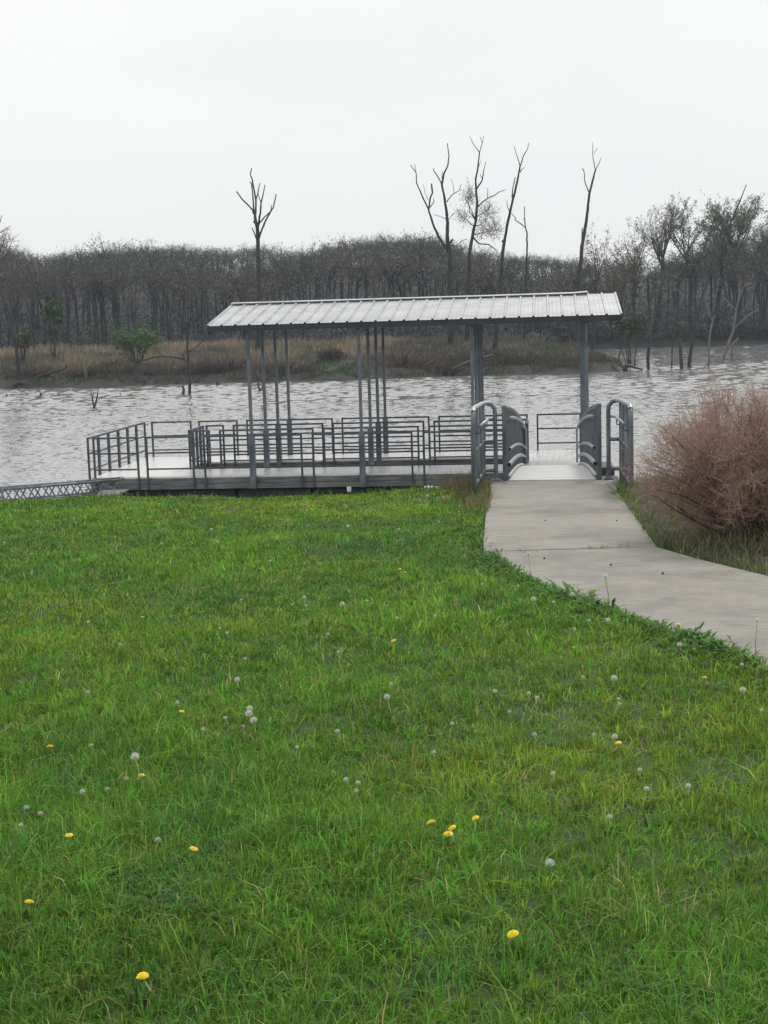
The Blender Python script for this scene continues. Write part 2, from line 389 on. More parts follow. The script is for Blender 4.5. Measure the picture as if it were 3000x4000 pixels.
def grow(tm, p, d, L, r, lev, P):
    segs = 3 if lev else 4
    pts = [p]; rad = [r]; dd = d.normalized()
    for i in range(segs):
        dd = (dd + jit(P.get('crook', .16)) + Vector((0, 0, P.get('up', .12)))).normalized()
        pts.append(pts[-1] + dd * (L / segs)); rad.append(r * (1 - (i + 1) / segs * .55))
    tm.w.tube(pts, rad, 5 if r > .08 else (4 if r > .04 else 3), False)
    if lev >= P['lev']:
        twigs(tm, pts, L, P); return
    nb = P['nb'][min(lev, len(P['nb']) - 1)]
    for k in range(nb):
        t = rng.uniform(P.get('lo', .35), 1.0) if k < nb - 1 else 1.0
        f = t * segs; i = min(int(f), segs - 1); q = pts[i].lerp(pts[i + 1], f - i)
        ax = dd.orthogonal().normalized(); ax.rotate(Matrix.Rotation(rng.uniform(0, 6.28), 3, dd))
        nd = dd.copy(); nd.rotate(Matrix.Rotation(R(rng.uniform(*P.get('ang', (22, 52)))) * (.35 if t == 1 else 1), 3, ax))
        grow(tm, q, nd, L * rng.uniform(.55, .8), max(r * (1 - t * .5) * rng.uniform(.5, .7), .012), lev + 1, P)
    if lev >= 1: twigs(tm, pts, L, P, .5)
def twigs(tm, pts, L, P, k=1.0):
    for j in range(int(P['tw'] * k)):
        f = rng.uniform(.2, 1) * (len(pts) - 1); i = min(int(f), len(pts) - 2)
        q = pts[i].lerp(pts[i + 1], f - i); dd = (pts[i + 1] - pts[i]).normalized()
        d = (dd * .8 + jit(.55)).normalized()
        m, e = tm.twig(q, d, rng.uniform(.5, 1.1) * P['tl'], P['twd'], P['tc'][rng.integers(len(P['tc']))])
        for _ in range(rng.poisson(P['buds'])):
            tm.bud(m.lerp(e, rng.uniform(0, 1.15)) + jit(.10 * P['tl']), P['br'], P['bc'][rng.integers(len(P['bc']))])
def finish_tree(tm, name, loc, label, group=None, cat='tree', mat='bark', kindw='trunk'):
    t = empty(name, loc, 0, label, cat, group)
    tm.w.build(kindw, M[mat], t, smooth=True)
    if tm.n: link('crown', tm.crown_mesh('crown'), M['twig'], t)
    return t
def ground_far(px, Y):
    d = ray(px, 1400); x = d.x / d.y * Y
    return Vector((x, Y, float(far_z(x, Y)) - .15))

# dead trees traced branch by branch: points in photo pixels, each branch with its own depth
def snag(name, label, crop, Y, branches, base=None, group=None, mat='bark', cat='dead tree', fuzz=0, dz=.5, haze=None, water=False):
    ox, oy, s = crop
    def P(c, off): 
        p = at(ox + c[0] / s, oy + c[1] / s, Y + off); return p
    tr = branches[0]
    foot = P(tr[0][0], 0)
    if base is not None: foot = P(base, 0)
    z0 = -.4 if water else float(far_z(foot.x, Y)) - .3
    org = Vector((foot.x, Y, z0))
    tm = TreeMB(); pxm = Y / FPX
    for k, (pts, r0, r1) in enumerate(branches):
        sgn = rng.choice([-1, 1]); amp = 0 if k == 0 else rng.uniform(.3, 1) * dz
        n = len(pts); P3 = []; off0 = 0
        L = sum(math.dist(pts[i], pts[i + 1]) for i in range(n - 1)); acc = 0
        for i in range(n):
            if i: acc += math.dist(pts[i], pts[i - 1])
            P3.append(P(pts[i], sgn * amp * acc / L * L / s * pxm * .6) - org)
        rr = [(r0 + (r1 - r0) * i / max(n - 1, 1)) * pxm for i in range(n)]
        if k == 0:
            P3.insert(0, Vector((foot.x - org.x, 0, 0))); rr.insert(0, r0 * 1.25 * pxm)
        # subdivide for a crooked, natural line
        q = [P3[0]]; qr = [rr[0]]
        for i in range(len(P3) - 1):
            for h in (.33, .67, 1):
                v = P3[i].lerp(P3[i + 1], h)
                if h < 1: v = v + jit(.012 * (P3[i + 1] - P3[i]).length)
                q.append(v); qr.append((rr[i] + (rr[i + 1] - rr[i]) * h) * (rng.uniform(.9, 1.1) if h < 1 else 1))
        tm.w.tube(q, qr, 7 if k == 0 else 5, True)
        if fuzz and k:
            for _ in range(fuzz):
                i = rng.integers(1, len(q)); d = (q[i] - q[i - 1]).normalized() + jit(.6)
                tm.twig(q[i], d, rng.uniform(.3, 1.0), .03, TWIGC[rng.integers(3)])
    if haze:
        for (cx, cy, rad, cnt) in haze:
            c = P((cx, cy), rng.uniform(-.5, .5)) - org; rr = rad / s * pxm
            for _ in range(cnt):
                u = Vector(rng.normal(0, 1, 3)); u.normalize(); p = c + Vector((u.x, u.y, u.z)) * rr * rng.uniform(.15, 1) ** .6
                d = (u + Vector((0, 0, .4)) + jit(.5)).normalized()
                m_, e_ = tm.twig(p - d * .3, d, rng.uniform(.5, 1.2), .025, TWIGC[rng.integers(3)])
                for _ in range(rng.poisson(1.2)): tm.bud(m_.lerp(e_, rng.uniform(0, 1.1)) + jit(.06), .04, BUDS[rng.integers(4)])
    return finish_tree(tm, name, org, label, group, cat, mat)

CA = (700, 600, 2.212); CB = (1500, 500, 2.212); CR = (2150, 500, 1.952); CL = (0, 800, 2.212)
dead_grp = 'bare dead trees standing along the far bank'
snag('dead_tree', 'bare dead tree above the left half of the roof, with a fan of stubby limbs', CA, 104, [
    ([(688, 1500), (690, 1300), (686, 1000), (680, 760), (674, 640), (656, 560), (651, 505)], 10.5, 5),
    ([(640, 520), (636, 490), (600, 450), (540, 390), (495, 328)], 3.6, 2.6), ([(652, 540), (640, 430), (635, 340), (625, 260), (610, 245)], 3.4, 2),
    ([(660, 520), (662, 400), (650, 330), (630, 220), (613, 180), (627, 125)], 4, 1.8), ([(662, 400), (680, 340), (690, 280), (703, 255)], 2.6, 1.6),
    ([(676, 660), (690, 580), (703, 480), (708, 420), (725, 350), (742, 268)], 4.6, 1.8), ([(705, 420), (690, 380), (683, 345)], 2, 1.4),
    ([(682, 760), (700, 690), (740, 590), (780, 520), (815, 460), (838, 348)], 4.6, 2), ([(690, 605), (740, 545), (790, 500), (800, 445)], 3, 1.6),
    ([(668, 740), (645, 680), (628, 640)], 3, 1.8), ([(704, 1060), (750, 1045), (785, 1020)], 3, 2), ([(655, 600), (640, 585)], 4, 3)], group=dead_grp, base=(690, 1930))
snag('dead_tree', 'twin-stemmed dead tree above the roof, its left stem leaning out to the left', CB, 107, [
    ([(570, 1400), (572, 1200), (572, 1080), (552, 1010), (545, 930), (550, 820), (540, 720), (525, 620), (500, 490), (515, 400), (550, 330), (562, 240), (548, 130)], 10, 1.4),
    ([(560, 1080), (530, 1030), (470, 940), (420, 820), (390, 730), (380, 690), (330, 590), (280, 470), (278, 390), (230, 318)], 6, 1.3), ([(279, 400), (272, 350), (262, 312)], 1.6, 1),
    ([(385, 710), (400, 600), (418, 560), (410, 480)], 3.6, 3), ([(398, 685), (430, 640), (430, 605)], 2, 1.4), ([(384, 625), (355, 560), (340, 490)], 1.3, .8),
    ([(500, 490), (470, 430), (430, 370), (425, 350)], 2.6, 1.8), ([(540, 640), (590, 575), (650, 540), (670, 480)], 2.2, .9), ([(605, 570), (600, 510), (580, 440)], 1.2, .8),
    ([(545, 790), (500, 770), (430, 750)], 1.5, .8), ([(550, 800), (590, 750), (620, 730)], 1.5, .8), ([(570, 1010), (620, 1020), (680, 970), (720, 960)], 2.5, 1), ([(560, 1000), (580, 980), (595, 960)], 5, 4),
    ([(505, 470), (500, 420), (505, 375)], 1.6, 1)], group=dead_grp, base=(575, 2100))
snag('half_dead_tree', 'dead-topped tree with a haze of budding twigs around its middle, above the roof', CB, 110, [
    ([(730, 1400), (735, 1200), (745, 1040), (770, 900), (795, 780), (805, 650), (795, 520), (792, 440), (810, 350), (825, 210)], 8, 2.4),
    ([(825, 210), (780, 150), (740, 75)], 1.8, 1), ([(825, 210), (850, 130), (832, 78)], 1.8, 1), ([(850, 130), (865, 65)], 1.2, .8),
    ([(798, 530), (850, 450), (860, 370), (880, 290)], 3.4, 1), ([(850, 445), (830, 400)], 1.6, 1), ([(808, 360), (830, 300), (840, 280)], 1.4, .8),
    ([(806, 685), (850, 640), (900, 605), (960, 580), (1000, 550), (1050, 535)], 3, 1.2), ([(895, 605), (895, 515)], 1.4, .9),
    ([(770, 945), (820, 1000), (900, 1005), (950, 1040), (970, 1060)], 3.4, 1.4), ([(785, 790), (760, 720), (700, 600)], 2.5, 1),
    ([(780, 850), (850, 830), (900, 780)], 2, .8), ([(797, 770), (850, 735), (905, 700), (930, 660)], 2, .8), ([(765, 925), (850, 905), (940, 890), (1000, 870)], 2, .8), ([(778, 850), (720, 800), (670, 760), (640, 700)], 2, .8), ([(790, 800), (740, 720), (730, 620), (750, 560)], 2, .8)], haze=[(740, 590, 75, 130), (880, 740, 95, 170), (950, 890, 80, 140), (680, 760, 70, 90), (850, 900, 70, 80)], group=dead_grp, base=(725, 2100))
snag('dead_tree', 'slender dead tree leaning right above the roof, forking into two bare tips', CB, 101, [
    ([(975, 1600), (1000, 1400), (1018, 1150), (1024, 1080), (1040, 980), (1060, 860), (1090, 720), (1130, 560), (1160, 420), (1175, 330)], 8.5, 3),
    ([(1175, 335), (1150, 240), (1122, 158)], 2, 1), ([(1175, 335), (1205, 240), (1240, 180), (1252, 125)], 2.4, 1), ([(1175, 385), (1195, 355), (1212, 340)], 1.8, 1.2),
    ([(1105, 600), (1115, 510), (1135, 425)], 2.6, 1.6), ([(1088, 735), (1065, 670), (1062, 620)], 1.8, 1), ([(1030, 970), (1024, 985)], 5, 5)], group=dead_grp, base=(960, 2100))
snag('dead_tree', 'thin low dead tree with one arm bent left, just right of the leaning dead tree', CB, 108, [
    ([(1215, 1600), (1222, 1450), (1232, 1150), (1235, 1050), (1237, 920), (1222, 860), (1215, 780), (1213, 675)], 4.6, 1.4),
    ([(1221, 862), (1170, 820), (1130, 790), (1138, 780), (1100, 738)], 2.4, 1.2), ([(1215, 800), (1205, 780)], 1.2, 1)], group=dead_grp, base=(1212, 2100))
snag('dead_tree', 'tall thin dead tree with two forks, above the right end of the roof', CR, 112, [
    ([(205, 1500), (215, 1270), (228, 1060), (240, 900), (265, 760), (285, 620), (297, 500), (325, 390), (345, 320)], 9.5, 3),
    ([(345, 325), (325, 230), (323, 108)], 2, .9), ([(333, 195), (358, 150)], 1.1, .8), ([(345, 320), (370, 270), (388, 225)], 1.8, 1),
    ([(297, 500), (265, 420), (255, 330), (243, 305)], 2.4, 1.2), ([(236, 960), (240, 850), (243, 760)], 3.6, 2), ([(255, 330), (256, 312)], 1, .8)], group=dead_grp, base=(200, 1800))
wat = 'dead trunks standing in the water on the right'
snag('drowned_tree', 'straight dark drowned trunk just right of the roof end, standing in the lake', CR, 91, [([(748, 1850), (755, 1600), (757, 1400), (748, 1250), (745, 1130)], 6.5, 5), ([(757, 1500), (770, 1440)], 2, 1)], base=(750, 1860), group=wat, water=True)
snag('drowned_tree', 'thinnest drowned stem in the lake, between the straight trunk and the broken stump', CR, 92, [([(925, 1820), (930, 1650), (950, 1500), (968, 1380), (980, 1300)], 2.8, 1.8), ([(950, 1500), (940, 1440)], 1, .7)], base=(925, 1830), group=wat, water=True)
snag('drowned_stump', 'thick broken-topped stump in the lake, at the foot of the leaning trunk', CR, 90, [([(1000, 1860), (997, 1760), (993, 1690), (985, 1605)], 8, 6), ([(990, 1640), (978, 1600)], 4, 3)], base=(1002, 1870), group=wat, water=True, cat='stump', mat='wet_wood')
snag('drowned_tree', 'long dead trunk leaning right out of the lake past the budding trees', CR, 92, [([(1055, 1835), (1075, 1680), (1110, 1500), (1150, 1320), (1200, 1150), (1245, 1000), (1390, 690), (1460, 520), (1495, 430)], 7, 1.5),
    ([(1200, 1150), (1225, 1100)], 3, 2), ([(1390, 690), (1440, 640)], 2, 1), ([(1110, 1500), (1095, 1440)], 2, 1)], base=(1053, 1850), group=wat, water=True)
snag('drowned_tree', 'short forked drowned stem right of the leaning trunk', CR, 96, [([(1210, 1790), (1213, 1600), (1225, 1520), (1235, 1470), (1250, 1430)], 4.5, 2.5), ([(1233, 1478), (1210, 1400), (1190, 1330)], 2.8, 2), ([(1190, 1345), (1175, 1330)], 1.5, 1), ([(1213, 1560), (1185, 1530), (1175, 1490)], 1.4, 1)], base=(1209, 1800), group=wat, water=True, mat='pale_bark')
snag('drowned_tree', 'many-armed pale drowned tree near the right picture edge', CR, 98, [([(1315, 1780), (1350, 1660), (1395, 1540), (1415, 1400), (1440, 1280), (1440, 1180)], 5.5, 3),
    ([(1398, 1530), (1480, 1450), (1545, 1405), (1578, 1390)], 3, 2), ([(1412, 1385), (1360, 1330), (1315, 1295)], 2.2, 1.8), ([(1440, 1285), (1490, 1180), (1555, 1125)], 2.2, 1.2), ([(1440, 1200), (1470, 1170), (1420, 1120)], 1.2, .8)], base=(1312, 1790), group=wat, water=True, mat='pale_bark')
snag('driftwood_stick', 'pale broken stick leaning out of the lake right of the many-armed tree', CR, 100, [([(1380, 1660), (1405, 1632), (1432, 1600)], 4, 3)], group=wat, water=True, cat='driftwood', mat='pale_bark')
snag('fallen_log', 'dark fallen log lying in the water off the tip of the far bank', CR, 89.5, [([(556, 1815), (600, 1812), (650, 1828), (705, 1842)], 9, 2.5), ([(585, 1795), (600, 1720), (612, 1660)], 2, 1), ([(560, 1815), (550, 1850)], 5, 3)], cat='log', mat='wet_wood', water=True, base=(600, 1830))
snag('root_stump', 'upturned dark root stump on the tip of the far bank', CR, 91, [([(430, 1800), (425, 1770), (408, 1740), (415, 1715)], 11, 4), ([(430, 1780), (465, 1765), (468, 1790)], 6, 4), ([(415, 1740), (395, 1750)], 4, 2)], cat='stump', mat='wet_wood')
for pts, lab, mt in [([(1755, 1445), (1800, 1425), (1860, 1400), (1925, 1385)], 'long pale fallen trunk slanting up the far bank behind the third roof posts', 'pale_bark'), ([(335, 1440), (352, 1425), (375, 1408)], 'pale broken branch leaning on the left bank below the green bush', 'pale_bark'),
                     ([(360, 1486), (390, 1487), (425, 1494)], 'flat drift log at the waterline on the left', 'pale_bark'), ([(150, 1470), (200, 1455), (255, 1440), (262, 1425)], 'dark fallen trunk on the left bank by the leaning tree', 'wet_wood'), ([(55, 1505), (70, 1495), (88, 1497), (108, 1506)], 'dark root mound in the water under the leaning left tree', 'wet_wood'),
                     ([(1010, 1560), (1000, 1500), (985, 1440)], 'pale thin dead branch rising behind the second row of left roof posts', 'pale_bark')]:
    snag('driftwood', lab, (0, 0, 1), 89.6, [(pts, 5 if 'root' not in lab else 10, 3 if 'root' not in lab else 7)], cat='driftwood', mat=mt, base=(pts[0][0], pts[0][1] + 8))
snag('bare_sapling', 'thin leaning bare sapling on the tip of the far bank', CR, 92, [([(512, 1800), (530, 1700), (580, 1620), (630, 1530)], 3, 1), ([(535, 1690), (510, 1640), (500, 1600)], 1.2, .8)], fuzz=4, cat='sapling')

snag('leaning_tree', 'budding tree at the left picture edge, its dark trunk leaning left out of frame', CL, 91, [
    ([(165, 1540), (158, 1420), (138, 1220), (118, 1080), (95, 960), (50, 860), (0, 750), (-60, 640), (-110, 500)], 8, 4),
    ([(98, 965), (130, 900), (152, 850), (176, 738)], 3, 1.2), ([(-60, 640), (-20, 500), (5, 380), (40, 300)], 3.5, 1.2), ([(-20, 500), (60, 430), (100, 330)], 2, .8),
    ([(-110, 500), (-60, 300), (0, 240), (90, 182)], 3, 1), ([(-100, 480), (-60, 250), (0, 150), (15, 88)], 3, 1), ([(0, 750), (40, 640), (60, 560)], 2, .8), ([(-80, 600), (-160, 480), (-240, 420)], 3, 1)],
    base=(168, 1560), haze=[(30, 330, 110, 150), (70, 480, 110, 130), (20, 620, 120, 110), (-60, 300, 120, 100), (100, 600, 70, 50)], cat='tree')
snag('drowned_tree', 'slender bare tree in the lake left of the pavilion, one limb arching left', CL, 76, [
    ([(1640, 1670), (1632, 1450), (1618, 1250), (1628, 1050), (1630, 1000), (1620, 850), (1630, 700)], 6.2, 1.6),
    ([(1605, 1350), (1580, 1330), (1500, 1318), (1400, 1310), (1320, 1318), (1240, 1345), (1160, 1325), (1100, 1290), (1040, 1230), (1000, 1180)], 4, 1.4),
    ([(1622, 1275), (1680, 1240), (1750, 1180), (1790, 1120)], 2.5, 1.2), ([(1596, 1345), (1585, 1310), (1570, 1280)], 2.5, 1.6), ([(1630, 1000), (1560, 940), (1530, 900)], 1.8, .9), ([(1625, 900), (1660, 820), (1680, 740)], 1.6, .8),
    ([(1628, 1050), (1590, 960), (1580, 880)], 1.6, .8), ([(1100, 1290), (1060, 1285), (1020, 1300)], 1.6, .8), ([(1240, 1345), (1200, 1300), (1180, 1260)], 1.4, .8), ([(1400, 1310), (1380, 1280)], 1.2, .8)], base=(1642, 1690), fuzz=5, water=True, cat='tree')
snag('drowned_stump', 'crooked stub in the lake beside the slender bare tree', CL, 77, [([(1582, 1625), (1590, 1600), (1575, 1560)], 6, 4)], water=True, cat='stump', mat='wet_wood', base=(1580, 1640))
snag('drowned_sapling', 'small dark forked sapling poking from the lake, nearest snag on the left', CL, 66.5, [([(812, 1745), (800, 1690), (795, 1650), (780, 1610)], 4, 1.2), ([(818, 1745), (835, 1680), (842, 1640), (850, 1590)], 4.5, 1.2), ([(830, 1700), (860, 1675), (890, 1655)], 1.8, .8), ([(800, 1680), (808, 1640), (805, 1610)], 1.5, .8), ([(812, 1740), (822, 1750)], 6, 5)], water=True, cat='sapling', mat='wet_wood', base=(815, 1755))
snag('drowned_sapling', 'leaning forked stick in the lake behind the leftmost roof posts', CA, 78, [([(705, 2110), (700, 2060), (690, 2030), (660, 1900), (645, 1840)], 5, 2), ([(700, 2060), (715, 2020), (718, 1990)], 2.5, 1.5), ([(690, 2040), (680, 2010)], 2.5, 1.5)], water=True, cat='sapling', base=(705, 2120))
small_stumps = [(25, 1538, 5, 9, 80), (158, 1541, 7, 15, 79), (228, 1539, 5, 11, 79), (617, 1515, 5, 8, 86), (848, 1519, 13, 16, 86), (1338, 1506, 6, 20, 88), (1093, 1515, 4, 16, 87),
                (470, 1548, 4, 6, 78), (975, 1536, 8, 6, 80), (200, 1549, 3, 5, 78), (2700, 1446, 7, 6, 91), (2765, 1437, 8, 7, 93), (513, 1527, 4, 6, 83), (1560, 1509, 5, 6, 87)]
st_lab = ['dark stump tip at the left picture edge, in the lake', 'bent dark stump in the lake, second from the left edge', 'little dark stump in the lake left of the forked sapling', 'dark stump tip in the lake just left of the slender bare tree',
          'spreading dark stump in the lake left of the roof posts', 'upright dark post of a stump in the lake beyond the roof posts', 'thin dark stump in the lake between the first roof posts', 'low stump tip in the lake right of the forked sapling',
          'low flat stump in the lake by the leftmost roof posts', 'tiny stump between the two leftmost lake stumps', 'low snag in the lake by the leaning trunk', 'low snag in the lake by the many-armed pale tree', 'tiny stump tip in the lake toward the slender bare tree', 'low stump under the far bank behind the middle posts']
for (px, py, wpx, hpx, Y), lab in zip(small_stumps, st_lab):
    p = at(px, py, Y); k = Y / FPX; mb = MB(); z = 0
    q = [Vector((0, 0, -.3)), Vector((0, 0, .02)), Vector((wpx * .2 * k, .02, hpx * .6 * k)), Vector((-wpx * .25 * k, 0, hpx * 1.1 * k + .03))]
    mb.tube(q, [wpx * .6 * k, wpx * .55 * k, wpx * .42 * k, wpx * .2 * k], 7)
    mb.tube([Vector((0, 0, .02)), Vector((wpx * .7 * k, .05, hpx * .5 * k)), Vector((wpx * 1.2 * k, .1, hpx * .8 * k))], [wpx * .3 * k, wpx * .2 * k, wpx * .1 * k], 5)
    tag(mb.build('lake_stump', M['wet_wood'], None, True, (p.x, Y, 0)), lab, 'stump', 'stumps poking out of the lake')

# budding trees on the far right shore and on the left bank
def bud_tree(name, label, px, Y, topy, group, width=1.0, lean=0, P=None, basepx=None, col=None, lev=3, dens=1.0, trunkf=.42, th=None, seed=None):
    global rng
    keep = rng
    if seed is not None: rng = np.random.default_rng(seed)
    b = ground_far(px, Y); top = at(px, topy, Y); H = top.z - b.z
    tm = TreeMB()
    Q = dict(lev=lev, nb=[6, 5, 4], tw=9 * dens, tl=H * .05, twd=.018, tc=TWIGC, buds=1.2, br=.058, bc=BUDS, up=.10, crook=.15, ang=(24, 56), lo=.3)
    if P: Q.update(P)
    r = th or H * .016
    tp = [Vector((0, 0, 0))]
    n = 5
    for i in range(n): tp.append(tp[-1] + Vector((lean * H * trunkf / n + rng.normal(0, .012 * H), rng.normal(0, .012 * H), H * trunkf / n)))
    tm.w.tube(tp, [r * (1.25 - .1 * i) for i in range(n + 1)], 7, False)
    for k in range(Q['nb'][0]):
        q = tp[-1].lerp(tp[-3], rng.uniform(0, 1)) if k else tp[-1]
        a = 6.28 * (k + rng.uniform(0, .6)) / Q['nb'][0]; sp = rng.uniform(.25, .75) * width if k else .08
        d = Vector((math.cos(a) * sp, math.sin(a) * sp, 1))
        grow(tm, q, d, H * (1 - trunkf) * rng.uniform(.42, .56), r * rng.uniform(.45, .65), 1, Q)
    # scale so that the crown's top meets its height
    zt = max(v.z for v in tm.V)
    f = H / zt
    for v in tm.V: v *= f
    tm.w.v = [(a * f, b_ * f, c * f) for a, b_, c in tm.w.v]
    t = finish_tree(tm, name, b, label, group)
    rng = keep
    return t
gr = 'budding trees on the far right shore'
bt = [(2312, 119, 865, 'wide budding tree right behind the tall thin dead tree, crown spread low', 1.5, .50, 11), (2425, 146, 985, 'small budding tree in the gap right of the roof end', 1.0, .5, 12),
      (2552, 147, 738, 'tall airy budding tree with the highest narrow crown, right of the roof', .72, .55, 13), (2478, 150, 845, 'lower airy budding tree left of the tallest narrow one', .8, .5, 14),
      (2702, 148, 760, 'broad budding tree with dark spreading limbs beside the tallest narrow one', 1.15, .56, 15), (2805, 152, 765, 'greenish budding tree between two broad crowns near the right edge', 1.0, .58, 16),
      (2880, 148, 742, 'broad greenish budding tree with the fullest crown near the right edge', 1.25, .56, 17), (2985, 150, 800, 'budding tree half cut off by the right picture edge', 1.2, .55, 18)]
GREENB = [(.14, .165, .095), (.165, .18, .105), (.115, .145, .085)]
RTW = [(.062, .06, .06), (.08, .075, .072), (.05, .048, .05)]
for px, Y, ty, lab, wdt, tf, sd in bt:
    bud_tree('budding_tree', lab, px, Y, ty, gr, wdt, 0, dict(bc=GREENB if px > 2660 else BUDS, buds=4.6 if px > 2660 else 2.6, tc=RTW, br=.062 if px > 2660 else .055), trunkf=tf, dens=1.25 if px > 2660 else 1.0, seed=sd)
gl = 'bare and budding trees at the foot of the left wood'
lt = [(55, 120, 960, 'bare tree behind the leaning tree at the left picture edge', .8, .45, 31, 0), (135, 118, 1010, 'bare tree with many thin limbs left of the pale-stemmed tree', .7, .4, 32, 0), (222, 121, 1005, 'pale-stemmed bare tree on the left bank', .5, .55, 33, 1),
      (262, 124, 985, 'dark straight bare tree on the left bank, with a narrow top', .6, .5, 34, 0), (375, 126, 975, 'tall slim pale tree left of the green bush', .5, .6, 35, 1), (470, 127, 990, 'bare tree rising behind the left end of the green bush', .7, .5, 36, 0),
      (530, 122, 1090, 'short pale forked tree behind the green bush', .6, .55, 37, 1), (655, 128, 1000, 'bare tree behind the right end of the green bush', .7, .5, 38, 0), (800, 126, 1010, 'bare tree left of the pavilion roof end', .8, .45, 39, 0)]
for px, Y, ty, lab, wdt, tf, sd, pale in lt:
    t = bud_tree('slim_tree', lab, px, Y, ty, gl, wdt, 0, dict(buds=.7, nb=[5, 4, 3], tl=.9), trunkf=tf, dens=.8, lev=3, seed=sd, th=.13)
    if pale: t.children[0].data.materials[0] = M['pale_bark']
GREEN = [(.115, .19, .065), (.09, .155, .06), (.145, .21, .07)]
def leafy(name, label, px, py0, py1, Y, wpx, cols, n=1500, cat='bush', group=None, lr=.11, stems=7):
    b = ground_far(px, Y); top = at(px, py0, Y); H = max(top.z - b.z, .5); W = wpx / 2 * Y / FPX; zb = at(px, py1, Y).z - b.z
    tm = TreeMB()
    for k in range(stems):
        a = rng.uniform(0, 6.28); e = Vector((math.cos(a) * W * rng.uniform(.2, .8), math.sin(a) * W * .6 * rng.uniform(.2, .9), H * rng.uniform(.6, .95)))
        tm.w.tube([Vector((0, 0, -.2)) + jit(.05), e * .5 + jit(.15), e], [.06, .035, .012], 4, False)
    cl = [(rng.uniform(-.75, .75) * W, rng.uniform(-.5, .5) * W, zb + (H - zb) * rng.uniform(.2, .85)) for _ in range(16)]
    for k in range(n):
        c = Vector(cl[rng.integers(16)]); p = c + Vector((rng.normal(0, W * .16), rng.normal(0, W * .16), rng.normal(0, (H - zb) * .14)))
        col = cols[rng.integers(len(cols))]
        tm.bud(p, lr, col)
        if k % 4 == 0: tm.twig(p, jit(1) + Vector((0, 0, .4)), .4, .02, TWIGC[rng.integers(3)])
    return finish_tree(tm, name, b, label, group, cat, kindw='stem')
leafy('leafy_bush', 'low spreading green bush on the far left bank, brighter at its right end', 530, 1285, 1385, 98, 215, GREEN, 2100, stems=9, lr=.08)
leafy('leafy_tree', 'slim young tree in fresh green leaf on the left bank', 215, 1165, 1270, 104, 78, [(.06, .10, .045), (.08, .125, .05)], 900, 'tree', stems=3)
leafy('leafy_bush', 'small yellow-green bush behind the leaning left tree', 90, 1305, 1370, 103, 62, [(.09, .125, .05), (.11, .12, .055)], 600)
leafy('leafy_bush', 'grey-green shrub at the right tip of the far bank beside the roof end', 2470, 1225, 1340, 96, 130, [(.07, .09, .055), (.09, .10, .06)], 900)
def brush(name, label, px, py0, Y, wpx, cols, n, group=None):
    b = ground_far(px, Y); H = max(at(px, py0, Y).z - b.z, .5); W = wpx / 2 * Y / FPX; tm = TreeMB()
    for k in range(n):
        a = rng.uniform(0, 6.28); s = rng.uniform(0, 1) ** .5
        d = Vector((math.cos(a) * W * s, math.sin(a) * W * s * .6, H * rng.uniform(.35, 1) * (1 - .4 * s)))
        p = Vector((math.cos(a) * W * s * .5, math.sin(a) * W * .3 * s, 0))
        m_, e_ = tm.twig(p, d, d.length, .035, cols[rng.integers(len(cols))], .1)
        for _ in range(2): tm.twig(m_.lerp(e_, rng.uniform(0, .9)), d.normalized() + jit(.7), rng.uniform(.3, .7), .022, cols[rng.integers(len(cols))])
    for k in range(6):
        e = Vector((rng.normal(0, .4) * W, rng.normal(0, .2) * W, H * .6)); tm.w.tube([Vector((0, 0, -.2)), e * .5 + jit(.1), e], [.05, .03, .01], 4, False)
    return finish_tree(tm, name, b, label, group, 'shrub', kindw='stem')
BR = [(.085, .065, .058), (.11, .085, .072), (.07, .058, .055)]; RED = [(.12, .075, .065), (.10, .07, .062)]
for px, py0, Y, wpx, cols, lab in [(1580, 1330, 92, 260, RED, 'reddish bare brush on the far bank seen under the middle of the roof'), (1850, 1335, 93, 220, BR, 'dark bare brush on the far bank behind the third roof posts'), (2060, 1320, 93, 240, BR, 'brown bare brush left of the right roof posts'),
                                   (700, 1420, 91, 190, BR, 'grey bare brush on the far bank left of the roof posts'), (560, 1430, 91, 170, BR, 'grey bare brush under the green bush'), (880, 1375, 92, 170, BR, 'bare brush on the far bank behind the leftmost roof posts'),
                                   (310, 1430, 91, 120, BR, 'low bare brush on the left bank below the tan grass'), (1290, 1340, 96, 90, BR, 'thin many-stemmed bare shrub in the green patch under the roof'), (2250, 1400, 91, 130, BR, 'low tangled brush near the tip of the far bank'), (120, 1400, 92, 200, BR, 'low dark brush right of the leaning left tree'), (440, 1405, 90, 150, BR, 'dark brush at the waterline under the left end of the green bush'),
                                   (800, 1395, 91, 160, BR, 'dark brush at the waterline right of the slender lake tree'), (1130, 1400, 90, 200, BR, 'low dark brush at the waterline between the first and second front roof posts'), (1720, 1400, 90, 220, BR, 'low dark brush at the waterline left of the third roof posts'), (1960, 1385, 90, 220, BR, 'low dark brush at the waterline right of the third roof posts'), (2150, 1390, 90.5, 200, BR, 'low dark brush at the waterline near the bank tip')]:
    brush('bare_brush', lab, px, py0, Y, wpx, cols, 210, 'bare brush along the far bank')

